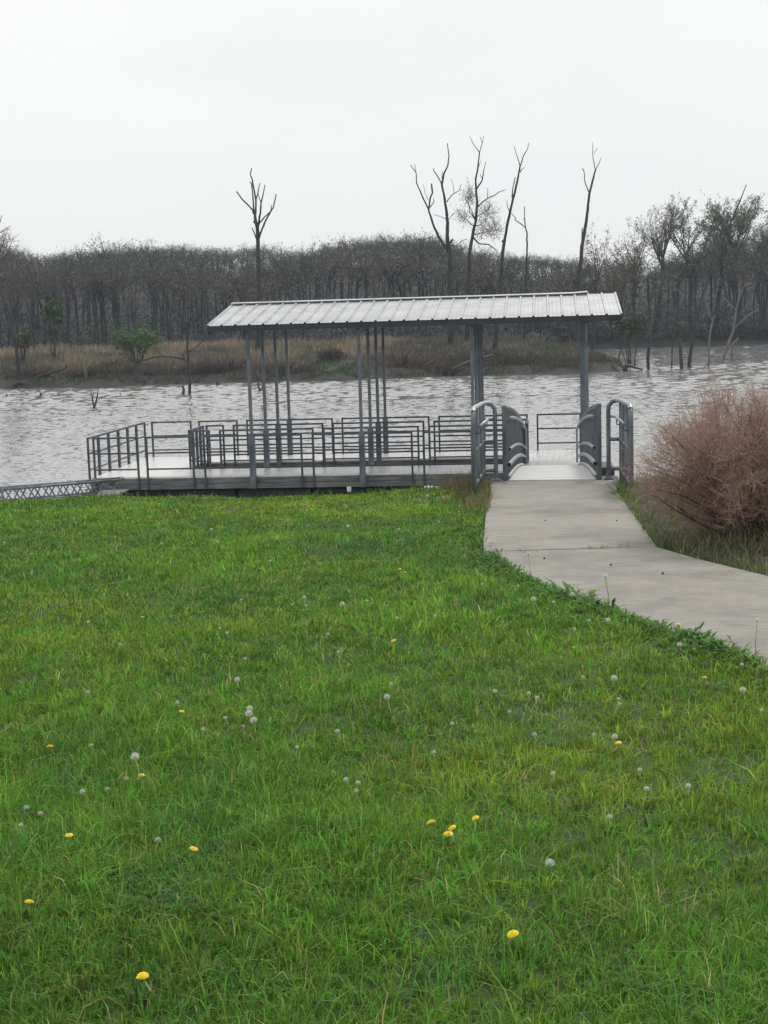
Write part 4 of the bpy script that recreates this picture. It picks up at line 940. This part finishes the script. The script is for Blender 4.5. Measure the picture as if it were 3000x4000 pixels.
# ------------------------------------------------------------------ reddish bush on the right
bb = hit_lawn(2915, 2112)
kx = bb.y / FPX; HB = at(2915, 1512, bb.y).z - bb.z; WB = 445 * kx
tm = TreeMB(); PINK = [(.43, .275, .225), (.51, .36, .30), (.29, .19, .155), (.45, .315, .23), (.38, .25, .225)]
bm = MB()
for k in range(86):
    a = k * 2.39996 + rng.uniform(-.25, .25); s = math.sqrt((k + .5) / 86) * rng.uniform(.9, 1.06)
    if k < 3: a = math.pi + rng.uniform(-.5, .5); s = rng.uniform(.9, 1.1)
    root = Vector((rng.normal(0, .10), rng.normal(0, .10), -.03))
    end = Vector((math.cos(a) * s * WB * .92, math.sin(a) * s * WB * .9, HB * math.sqrt(max(.10, 1 - .86 * min(s, 1) ** 2)) * rng.uniform(.76, .97)))
    mid = Vector((end.x * .42, end.y * .42, end.z * .50)) + jit(.05)
    q = [root, root.lerp(mid, .5) + Vector((0, 0, .02)) + jit(.015), mid, mid.lerp(end, .5) + jit(.03) + Vector((0, 0, .04)), end]
    r0 = rng.uniform(.009, .024)
    bm.tube(q, [r0, r0 * .8, r0 * .55, r0 * .32, r0 * .12], 5, False)
    for j in range(70):
        f = rng.uniform(.9, 4); i = min(int(f), 3); p0 = q[i].lerp(q[i + 1], f - i); d = (q[i + 1] - q[i]).normalized()
        d = (d + jit(.5) + Vector((0, 0, .12))).normalized(); L = rng.uniform(.12, .42)
        m2, e2 = tm.twig(p0, d, L, .0038, PINK[rng.integers(5)], .1)
        for _ in range(8):
            c = p0.lerp(m2, rng.uniform(.3, 1)) if rng.uniform() < .5 else m2.lerp(e2, rng.uniform(0, 1))
            tm.twig(c, d * .7 + jit(.6), rng.uniform(.06, .22), .0026, PINK[rng.integers(5)], .1)
bush = empty('bush', bb, 0, 'bare reddish-brown bush with a dense haze of fine twigs right of the landing', 'bush')
bm.build('stem', M['bark'], bush, True); link('twig_haze', tm.crown_mesh('twig_haze'), M['twig'], bush)

# ------------------------------------------------------------------ lawn
right_poly = np.array([[p.x, p.y] for p in PR] + [[60, PR[-1].y], [60, 26], [PR[0].x, 26]])
def inside(P, x, y):
    ins = np.zeros(np.shape(x), bool)
    for i in range(len(P)):
        x0, y0 = P[i]; x1, y1 = P[(i + 1) % len(P)]
        ins ^= ((y0 > y) != (y1 > y)) & (x < (x1 - x0) * (y - y0) / (y1 - y0 + 1e-12) + x0)
    return ins
NB = 480000
NC = NB // 9; u = rng.uniform(0, 1, NC); e = .40; cy_ = (2.1 ** e + u * (19.6 ** e - 2.1 ** e)) ** (1 / e)
cx_ = rng.uniform(-1, 1, NC); cx_ = np.where(cx_ < 0, cx_ * (.30 * cy_ + .35), cx_ * (.30 * cy_ + 1.1)); own = rng.integers(0, NC, NB)
loose = rng.uniform(0, 1, NB) < .25; sg = np.where(loose, .05, .011) * np.clip(cy_[own] / 4, 1, 3)
y = cy_[own] + rng.normal(0, 1, NB) * sg; x = cx_[own] + rng.normal(0, 1, NB) * sg
ctone = np.clip(rng.normal(1, .32, NC), .4, 1.8); chgt = np.clip(rng.normal(1, .3, NC), .4, 1.9); chue = rng.normal(0, 1, NC)
keep_ = ~in_path(x + rng.normal(0, .02, NB), y) & ~inside(right_poly, x, y); x, y, own = x[keep_], y[keep_], own[keep_]; n = len(x)
f1 = fbm(x, y, 1.5, 21); f2 = fbm(x, y, 4.5, 22); f3 = fbm(x, y, .7, 23); f4 = fbm(x, y, 9., 24)
ed = edge_dist(x, y)
G0 = np.array([.084, .180, .033]); G1 = np.array([.126, .250, .038]); G2 = np.array([.200, .258, .038]); G3 = np.array([.060, .165, .048]); ST = np.array([.30, .25, .15])
c = G0 + (G1 - G0) * np.clip(.55 + .6 * f1, 0, 1)[:, None]
c = c + (G2 - c) * (smooth(f3 + .5 * f2, .1, .85) * .5)[:, None]; c = c + (G3 - c) * (smooth(-f3 + .4 * f4, .15, .8) * .7)[:, None]
dry = smooth(f2 + f4 * .6 - .2 * f1, .45, 1.0)
dry = np.maximum(dry * .6, .75 * np.exp(-((x - .98) / .42) ** 2 - ((y - 17.2) / 1.5) ** 2))
isd = rng.uniform(0, 1, n) < (.045 + .30 * dry); c[isd] = ST * rng.uniform(.6, 1.1, (isd.sum(), 1))
c = c * (rng.uniform(.70, 1.32, n) * ctone[own])[:, None]; c[:, 0] *= np.exp(.16 * chue[own])
h = .042 + .030 * rng.uniform(0, 1, n) + .028 * np.clip(f1 + .5 * f2, -.4, 1) + .018 * np.exp(-ed / .15) + .05 * (rng.uniform(0, 1, n) < .02)
far = np.clip(y / 5.0, 1, 4); h = np.clip(h, .02, .2) * rng.uniform(.7, 1.15, n) * (1 + (chgt[own] - 1) * np.clip(1.3 - y / 14, .35, 1)) * np.clip(1.06 - y * .02, .75, 1)
wd = rng.uniform(.0028, .0056, n) * far
V, F, C = blades(x, y, lawn_z(x, y) - .006, h, wd, c * np.array([1.45, 1.49, 1.26]), 1.0, 31)
tag(link('lawn_grass', np_mesh('lawn_grass', V, F, C), M['blade']), 'rough green lawn grass mixed with yellow-green and dry tufts', 'grass', kind='stuff')
# rough weeds right of the path
n = 60000; y = rng.uniform(8.0, 20.6, n); x = rng.uniform(1.5, 9.5, n)
k = inside(right_poly, x, y) & ~in_path(x, y); x, y = x[k], y[k]; n = len(x); ed = edge_dist(x, y)
f1 = fbm(x, y, 1.8, 41); nearb = np.exp(-((x - bb.x) ** 2 + (y - bb.y) ** 2) / 1.6)
grn = smooth(f1, -.35, .4) * (1 - .8 * nearb); grn = np.maximum(grn, np.exp(-ed / .28) * .9)
c = np.array([.21, .165, .125]) * (1 - grn)[:, None] + np.array([.125, .20, .06]) * grn[:, None]
c *= rng.uniform(.55, 1.45, n)[:, None]; pk = rng.uniform(0, 1, n) < .10; c[pk] = np.array([.36, .28, .21]) * rng.uniform(.6, 1.1, (pk.sum(), 1))
h = rng.uniform(.05, .18, n) + .10 * smooth(ed, .1, .6) * rng.uniform(0, 1, n) + .05 * grn
V, F, C = blades(x, y, lawn_z(x, y) - .01, h, rng.uniform(.006, .013, n), c, 1.15, 42)
tag(link('rough_grass', np_mesh('rough_grass', V, F, C), M['blade']), 'rough green and brown grass between the path and the reddish bush', 'grass', kind='stuff')
# tall stems on the bank edge in front of the dock
n = 2600; x = rng.uniform(-7.5, 2.2, n); y = 17.6 + np.abs(rng.normal(0, .6, n)); d = np.exp(-((x - 1.0) / .45) ** 2)
kk = ~in_path(x, y) & (rng.uniform(0, 1, n) < .35 + .65 * d); x, y, d = x[kk], y[kk], d[kk]; n = len(x)
c = (np.array([.10, .20, .03]) * (1 - d)[:, None] + np.array([.22, .165, .10]) * d[:, None]) * rng.uniform(.6, 1.3, n)[:, None]
V, F, C = blades(x, y, lawn_z(x, y) - .01, rng.uniform(.06, .15, n) + d * rng.uniform(0, .22, n), rng.uniform(.008, .016, n), c, .35, 43)
tag(link('bank_edge_grass', np_mesh('bank_edge_grass', V, F, C), M['blade']), 'taller grass and dry stems along the bank edge before the dock', 'grass', kind='stuff')

n = 1500; y = rng.uniform(15.2, 18.9, n); x = .405 + (y - 15.2) * .033 + .70 + rng.normal(0, .17, n); kk = ~in_path(x - .04, y); x, y = x[kk], y[kk]; n = len(x)
mixc = rng.uniform(0, 1, n)[:, None]; c = np.where(mixc < .42, np.array([.26, .175, .115]), np.where(mixc < .7, np.array([.30, .25, .15]), np.array([.11, .21, .04]))) * rng.uniform(.6, 1.2, n)[:, None]
V, F, C = blades(x, y, lawn_z(x, y) - .01, rng.uniform(.06, .20, n), rng.uniform(.007, .014, n), c, .6, 44)
tag(link('dry_weeds', np_mesh('dry_weeds', V, F, C), M['blade']), 'reddish dry grass and weeds crowding the left edge of the path by the landing', 'weeds', kind='stuff')

# broad leaves: clover in the lawn and leafy weeds along the path
def leaf_geo(mb, base, az, L, wd, rise, col, droop=.5):
    d = Vector((math.cos(az), math.sin(az), 0)); s = Vector((-d.y, d.x, 0)); P = []
    for t in (0, .3, .62, 1):
        z = rise * L * t - droop * L * t * t; P.append((base + d * (L * t * (1 - .1 * rise)) + Vector((0, 0, z)), wd * (.18, .8, 1, .05)[int(t * 3.01)]))
    vs = []
    for p, w_ in P: vs += [p - s * w_ / 2 + Vector((0, 0, .12 * w_)), p, p + s * w_ / 2 + Vector((0, 0, .12 * w_))]
    fs = []
    for i in range(3):
        a = i * 3; fs += [(a, a + 1, a + 4, a + 3), (a + 1, a + 2, a + 5, a + 4)]
    mb.add(vs, fs, col)
mb = MB()
for (px, py, rad, cnt) in [(700, 3560, .22, 260), (520, 3480, .2, 160), (1150, 3500, .15, 70), (2900, 3050, .3, 180), (1750, 3700, .2, 80), (300, 3100, .2, 60), (2500, 3880, .2, 120), (1000, 3900, .2, 80), (100, 3450, .15, 70)]:
    c0 = hit_plane(px, py)
    for _ in range(cnt):
        q = Vector((c0.x + rng.normal(0, rad * .5), c0.y + rng.normal(0, rad * .5), 0)); q.z = float(lawn_z(q.x, q.y)) + rng.uniform(.015, .045)
        col = tuple(np.array([.065, .165, .035]) * rng.uniform(.6, 1.3)); az = rng.uniform(0, 6.28)
        for t in range(3): leaf_geo(mb, q, az + t * 2.09, rng.uniform(.010, .016), rng.uniform(.008, .013), .2, col, .3)
for _ in range(900):
    i = rng.integers(0, len(PL) - 1); q = PL[i].lerp(PL[i + 1], rng.uniform(0, 1)); q = Vector((q.x - abs(rng.normal(0, .16)), q.y - rng.normal(0, .10), 0))
    if bool(in_path(np.array([q.x + .01]), np.array([q.y]))[0]) or q.y < 5: continue
    q.z = float(lawn_z(q.x, q.y)) + rng.uniform(0, .04); col = tuple(np.array([.085, .20, .028]) * rng.uniform(.55, 1.4))
    for t in range(rng.integers(2, 6)): leaf_geo(mb, q, rng.uniform(0, 6.28), rng.uniform(.03, .085), rng.uniform(.012, .03), rng.uniform(.4, 1.3), col, rng.uniform(.3, .8))
tag(mb.build('clover_leaves', M['leaf'], None, True), 'clover and small broad leaves in the lawn and along the path edge', 'ground cover', kind='stuff')
weed_grp = 'leafy weeds along the path edge'
weeds = [(2235, 2365, 22, .20, 'largest dark leafy weed clump on the path edge, before the tall seed head'), (2362, 2400, 14, .15, 'leafy weed around the foot of the tall seed head on the path edge'), (1870, 2140, 26, .15, 'broad-leaved green weed patch left of the slab joint'),
         (1840, 2185, 20, .13, 'green weed patch before the slab joint on the lawn side'), (1935, 2165, 10, .10, 'small weed creeping over the path edge at the slab joint'), (2595, 2435, 10, .11, 'pointed leafy weed on the path edge by a yellow dandelion'), (2860, 2540, 9, .12, 'broad pointed leaf weed on the path edge near the right side'),
         (2425, 1935, 24, .18, 'dark green weed at the foot of the right guard rail'), (2095, 2262, 14, .12, 'leafy weed beside the tall seed head nearest the slab joint'), (2750, 2490, 12, .11, 'spiky weed tuft on the path edge between two pointed weeds'), (1790, 2080, 22, .14, 'pale green weed patch among dry grass left of the path'),
         (85, 3680, 6, .12, 'bright green broad-bladed weed low at the left, before a yellow dandelion'), (860, 3600, 6, .10, 'bright green broad-bladed weed in the lower lawn right of the clover'), (770, 3850, 6, .11, 'bright green broad-bladed weed right of the lowest yellow dandelion')]
for px, py, nl, L, lab in weeds:
    q = hit_lawn(px, py)
    while bool(in_path(np.array([q.x + .05]), np.array([q.y + .05]))[0]): q.x -= .02; q.y -= .03
    q.z = float(lawn_z(q.x, q.y)); mb = MB(); L = L * .9; nl = int(nl * 1.5)
    for k in range(nl):
        col = tuple(np.array([.08, .19, .028] if py < 3000 else [.15, .27, .035]) * rng.uniform(.6, 1.35))
        st = py > 3000
        leaf_geo(mb, Vector((rng.normal(0, L * .35 if not st else .02), rng.normal(0, L * .25 if not st else .02), 0)), rng.uniform(0, 6.28), L * rng.uniform(.6, 1.1), L * (.24 if not st else .12), rng.uniform(.4, 1.4) if not st else 2.2, col, rng.uniform(.3, .8) if not st else .4)
    tag(mb.build('leafy_weed', M['leaf'], None, True, q), lab, 'weed', weed_grp)
for px, py, lab in [(2060, 2168, 'tiny weed sprouting in the slab joint at the left'), (2300, 2154, 'tiny dry weed in the middle of the slab joint'), (2368, 2152, 'tiny dry weed in the slab joint right of the middle'), (2448, 2147, 'largest tuft of dry weed in the slab joint')]:
    q = hit_plane(px, py); q.z = float(plane_z(q.y)) + .028; mb = MB()
    for k in range(14): leaf_geo(mb, Vector((rng.normal(0, .05), rng.normal(0, .006), 0)), rng.uniform(0, 6.28), rng.uniform(.03, .09), .011, rng.uniform(.1, .8), (.05, .055, .03) if k % 3 else (.10, .08, .05), .4)
    tag(mb.build('joint_weed', M['leaf'], None, True, q), lab, 'weed', 'weeds in the slab joint')
for px, py, lab in [(2130, 2046, 'tiny dark clod on the far slab, left of centre'), (2408, 2047, 'tiny dark clod on the far slab near its right edge'), (2385, 2222, 'tiny dark clod in the middle of the near slab'), (2588, 2256, 'tiny dark clod on the near slab toward the right'), (2125, 2196, 'tiny dark clod just before the slab joint at the left')]:
    q = hit_plane(px, py); q.z = float(plane_z(q.y)) + .030; mb = MB(); mb.tube([(0, 0, -.002), (.004, .002, .006), (.001, 0, .013)], [.009, .008, .003], 6)
    tag(mb.build('clod', M['wet_wood'], None, True, q), lab, 'clod', 'specks of dirt on the path')

# ------------------------------------------------------------------ dandelions
def head_hit(px, py, h):
    d = ray(px, py); s = (1.60 + .036 * 19.2 + h - EYE) / (d.z + .036 * d.y); q = Vector((d.x * s, d.y * s, 0)); q.z = float(lawn_z(q.x, q.y)); return q
smb = MB(); smb.tube([(0, 0, 0), (.02, .0, .5), (.0, 0, 1)], [.0030, .0028, .0026], 6); stem_me = smb.build('stem', M['stalk'], None, True); STM = stem_me.data; bpy.data.objects.remove(stem_me)
def yellow_head():
    mb = MB(); g = random.Random(3)
    for ring, (nn, rr, z, wd) in enumerate([(26, .0185, .001, .0042), (22, .016, .004, .004), (18, .012, .0065, .0038), (12, .007, .0085, .0035)]):
        for k in range(nn):
            a = 2 * math.pi * (k + .5 * (ring % 2)) / nn + g.uniform(-.05, .05); d = Vector((math.cos(a), math.sin(a), 0)); s = Vector((-d.y, d.x, 0)) * wd / 2; r2 = rr * g.uniform(.9, 1.06)
            p0 = Vector((0, 0, z * .6)); p1 = d * r2 * .6 + Vector((0, 0, z + .003)); p2 = d * r2 + Vector((0, 0, z + (.0015 if ring else -.0005)))
            mb.add([p0, p1 - s, p1 + s, p2 - s * .8, p2 + s * .8], [(0, 1, 2), (1, 3, 4, 2)])
    o = mb.build('flower_head', M['petal']); me = o.data; bpy.data.objects.remove(o)
    mb = MB(); mb.tube([(0, 0, -.010), (0, 0, -.006), (0, 0, .001)], [.004, .0075, .009], 10); o = mb.build('calyx', M['stalk'], None, True); m2 = o.data; bpy.data.objects.remove(o)
    return me, m2
def seed_head(part_gone=0.0, seed=1):
    g = np.random.default_rng(seed); mb = MB(); nP = 118
    for k in range(nP):
        z = 1 - 2 * (k + .5) / nP; a = k * 2.39996; r = math.sqrt(1 - z * z); d = Vector((r * math.cos(a), r * math.sin(a), z))
        if d.z < -.75 or g.uniform() < part_gone * (.5 + .8 * max(0, d.x)): continue
        L = .0165 * g.uniform(.9, 1.05); s = d.orthogonal().normalized(); t = d.cross(s); e = d * L
        mb.add([d * .003 - s * .0002, d * .003 + s * .0002, e], [(0, 1, 2)])
        for q in range(5):
            an = q * 1.2566 + g.uniform(0, 1); f = (s * math.cos(an) + t * math.sin(an)); w_ = (s * math.cos(an + 1.57) + t * math.sin(an + 1.57)) * .0006
            mb.add([e - w_, e + w_, e + f * .0046 + d * .0016], [(0, 1, 2)])
    o = mb.build('seed_fluff', M['pappus']); me = o.data; bpy.data.objects.remove(o); return me
YH, YC = yellow_head(); SH = [seed_head(0, 1), seed_head(.25, 2), seed_head(.55, 3)]
mb = MB(); mb.tube([(0, 0, -.006), (0, 0, -.003), (0, 0, .003), (0, 0, .005)], [.003, .0055, .0055, .002], 10); o = mb.build('seed_core', M['seedcore'], None, True); CORE = o.data; bpy.data.objects.remove(o)
Y_LIST = [(711, 2804, 'yellow dandelion flower on the left, right of a dark grass tuft'), (196, 2935, 'small yellow dandelion flower near the left edge, above the others there'), (552, 3027, 'yellow dandelion flower beside a stalked white seed head on the left'),
          (272, 3308, 'yellow dandelion flower in the lower left, above the one nearest the left edge'), (758, 3348, 'flat yellow dandelion flower right of the clover patch'), (118, 3590, 'yellow dandelion flower nearest the left edge'), (559, 3850, 'lowest yellow dandelion flower, near the bottom of the lawn'),
          (1684, 3242, 'leftmost flower of the cluster of four yellow dandelions'), (1767, 3263, 'middle flower of the cluster of four yellow dandelions'), (1752, 3289, 'lowest flower of the cluster of four yellow dandelions'), (1858, 3207, 'top right flower of the cluster of four yellow dandelions'),
          (2003, 3647, 'lone yellow dandelion flower low on the right, with a dark notch'), (2753, 2660, 'pale yellow dandelion flower on the right beside a round seed head'), (2416, 2872, 'half-open pale yellow dandelion in the right of the lawn'), (556, 2401, 'half-hidden yellow dandelion in the yellowish grass on the left'),
          (1562, 2245, 'left of a pair of yellow dandelions in the middle of the lawn'), (1583, 2253, 'right of a pair of yellow dandelions in the middle of the lawn'), (1537, 2494, 'dull yellow dandelion with a dark bract, middle of the lawn'), (2648, 2459, 'yellow dandelion at the path edge among pointed weeds'), (2037, 2234, 'small yellow dandelion at the path edge by the slab joint')]
def off_path(q):
    while bool(in_path(np.array([q.x + .015]), np.array([q.y + .015]))[0]):
        q.x -= .02; q.y -= .03
    q.z = float(lawn_z(q.x, q.y)); return q
for px, py, lab in Y_LIST:
    hh = rng.uniform(.05, .075); q = off_path(head_hit(px, py, hh))
    t = empty('dandelion_flower', q, rng.uniform(0, 6.28), lab, 'dandelion', 'yellow dandelions in the lawn'); sc = rng.uniform(.72, .92)
    share('stem', STM, t, (0, 0, 0), 0, (1, 1, hh)); hd = share('flower_head', YH, t, (0, 0, hh + .006), 0, (sc, sc, sc * .8)); hd.rotation_euler = (rng.normal(0, .2), rng.normal(0, .2), 0)
    share('calyx', YC, t, (0, 0, hh + .006), 0, (sc, sc, sc))
S_LIST = [(1512, 2719, 4, 0), (1529, 2675, 1, 1), (1318, 2834, 2, 1), (1765, 2802, 4, 1), (1160, 2901, 2, 1), (1350, 3028, 1, 1), (1398, 3041, 1, 1), (1392, 3085, 1, 2), (1694, 2906, 1, 2), (1933, 2693, 1, 1), (1988, 2763, 1, 2),
          (527, 2948, 5, 0), (975, 2769, 2, 0), (972, 2790, 2, 0), (991, 2814, 3, 0), (880, 2814, 1, 1), (949, 2842, 1, 2), (693, 2757, 1, 1), (356, 2929, 1, 2), (322, 3086, 1, 1), (419, 3074, 1, 2), (104, 3166, 1, 1), (158, 3191, 1, 1), (84, 3251, 1, 1), (618, 3306, 1, 1), (344, 2713, 1, 1), (794, 2867, 1, 1), (494, 3037, 1, 2),
          (2148, 3371, 1, 0), (2381, 3184, 1, 1), (2901, 2696, 2, 0), (2898, 2611, 1, 1), (2399, 2667, 1, 0), (2066, 2699, 1, 1), (2098, 2713, 1, 1), (2416, 2703, 4, 2), (2420, 2737, 1, 1), (2401, 2842, 1, 0), (2322, 2835, 1, 2), (2526, 3082, 4, 1), (2688, 3082, 1, 1), (2500, 3007, 1, 1), (2087, 2844, 1, 2), (2976, 2775, 1, 1), (2161, 3010, 1, 1), (2277, 2660, 1, 2),
          (2063, 2159, 8, 0), (2365, 2266, 9, 0), (2985, 2433, 8, 0), (2084, 2370, 1, 0), (2024, 2303, 1, 1), (2163, 2379, 1, 1), (2301, 2432, 1, 1), (2375, 2433, 1, 0), (2244, 2455, 1, 1), (2654, 2539, 1, 0), (2443, 2385, 1, 1), (2235, 2349, 1, 0),
          (1669, 1931, 4, 0), (1660, 1962, 3, 1), (1793, 1993, 2, 1), (1716, 2030, 2, 1), (1558, 2063, 1, 2), (1360, 2045, 1, 0), (1056, 2191, 1, 1), (1817, 2189, 1, 1), (1188, 2329, 2, 0), (1194, 2364, 1, 1), (1337, 2364, 1, 0), (1433, 2345, 1, 1), (1551, 2429, 1, 1), (1700, 2417, 1, 1), (1281, 2468, 1, 1), (1322, 2534, 5, 1), (1884, 2301, 2, 1), (1449, 1989, 1, 1),
          (826, 2069, 2, 0), (630, 2118, 1, 1), (17, 2114, 1, 1), (118, 2147, 1, 2), (344, 2415, 1, 1), (886, 2476, 1, 1), (859, 2455, 1, 2), (469, 2516, 1, 1), (957, 2560, 1, 1), (925, 2635, 2, 0), (943, 2331, 1, 1)]
MARKS = [(1512, 2719, 'the bent-stemmed seed head'), (1752, 3270, 'the four clustered yellow dandelions'), (2003, 3647, 'the notched yellow dandelion'), (711, 2804, 'the dandelion by the dark tuft'), (527, 2948, 'the long-stalked left seed head'),
         (196, 2935, 'the left small yellow dandelion'), (272, 3308, 'the lower left dandelion'), (2901, 2696, 'the round full seed head'), (2753, 2660, 'the pale yellow dandelion'), (2416, 2872, 'the half-open dandelion'),
         (2365, 2266, 'the tall seed head'), (2063, 2159, 'the slab joint seed head'), (2648, 2459, 'the path-edge dandelion'), (1572, 2250, 'the pair of yellow dandelions'), (1537, 2494, 'the dull mid-lawn dandelion'),
         (556, 2401, 'the half-hidden yellow dandelion'), (1669, 1931, 'the seed head under the float'), (826, 2069, 'the seed head below the dock'), (975, 2790, 'the trio of seed heads'), (17, 2114, 'the left end of the bank')]
OWN = {(1512, 2719): 'plump seed head on a pale bent stem in the middle of the lawn', (2148, 3371): 'large open white seed head right of the four clustered dandelions', (2901, 2696): 'round full seed head with a dark centre near the right edge', (527, 2948): 'domed seed head on a long pale stalk on the left, by a yellow dandelion',
       (2063, 2159): 'white seed head on two thin stems against the path by the slab joint', (2365, 2266): 'tall seed head on a dark stem standing against the path', (2985, 2433): 'tall seed head on reddish stems at the path edge, rightmost of all', (1669, 1931): 'round seed head at the lawn end, just under the white float',
       (975, 2769): 'top one of the trio of seed heads left of centre', (972, 2790): 'middle one of the trio of seed heads left of centre', (991, 2814): 'lowest one of the trio of seed heads left of centre', (1160, 2901): 'seed head on a pale stem lying slantwise left of mid lawn', (1322, 2534): 'long-stemmed white seed head in the middle of the lawn, upper half', (1765, 2802): 'ragged seed head on a straight yellowish stem in mid lawn',
       (2416, 2703): 'spent seed head on a long arching pale stem on the right', (2526, 3082): 'thin-stemmed ragged seed head in the lower right', (826, 2069): 'bright seed head in the far lawn below the middle of the dock', (17, 2114): 'seed head at the left picture edge in the far lawn', (2235, 2349): 'white seed head in the largest weed clump on the path edge'}
seen = set()
for px, py, st, kind in S_LIST:
    lab = OWN.get((px, py))
    if lab is None:
        opts = sorted(MARKS, key=lambda m_: math.hypot((m_[0] - px), (m_[1] - py) * 1.6))
        look = ['small white', 'ragged white', 'half-blown white'][kind]
        for m_ in opts[:6]:
            dx, dy = px - m_[0], (py - m_[1]) * 1.6; ds = math.hypot(dx, dy); far_ = 'just' if ds < 110 else ('a little' if ds < 260 else 'well')
            a = math.degrees(math.atan2(dy, dx)) % 360
            w_ = ['right of', 'before and right of', 'before', 'before and left of', 'left of', 'beyond and left of', 'beyond', 'beyond and right of'][int((a + 22.5) // 45) % 8]
            lab = f'{look} seed head {far_} {w_} {m_[2]}'
            if lab not in seen: break
    seen.add(lab)
    hh = (.03, .055, .08, .11, .14, .17, .19, .22, .25, .30)[st]; q = off_path(head_hit(px, py, hh))
    t = empty('dandelion_seed_head', q, rng.uniform(0, 6.28), lab, 'seed head', 'white dandelion seed heads in the lawn'); sc = rng.uniform(.8, 1.1) * (.95 if kind == 0 else .60)
    so = share('stem', STM, t, (0, 0, 0), 0, (.62 + st * .06, .62, hh))
    share('seed_fluff', SH[kind], t, (0, 0, hh + .004), rng.uniform(0, 6.28), (sc, sc, sc * .9)); share('seed_core', CORE, t, (0, 0, hh + .002), 0, (sc, sc, sc))

# ------------------------------------------------------------------ thin spring haze over the lake
mh = bpy.data.materials.new('haze_air'); mh.use_nodes = True; th_ = mh.node_tree; th_.nodes.clear()
oh = N(th_, 'ShaderNodeOutputMaterial'); pv = N(th_, 'ShaderNodeVolumePrincipled'); pv.inputs['Color'].default_value = (.74, .85, 1, 1); pv.inputs['Density'].default_value = .00048; pv.inputs['Anisotropy'].default_value = .2
th_.links.new(pv.outputs[0], oh.inputs['Volume'])
mb = MB(); mb.box(-520, 520, -60, 440, -3.0, 45)
tag(mb.build('haze', mh), 'thin bluish haze in the air over the lake and the far wood', 'haze', kind='stuff')
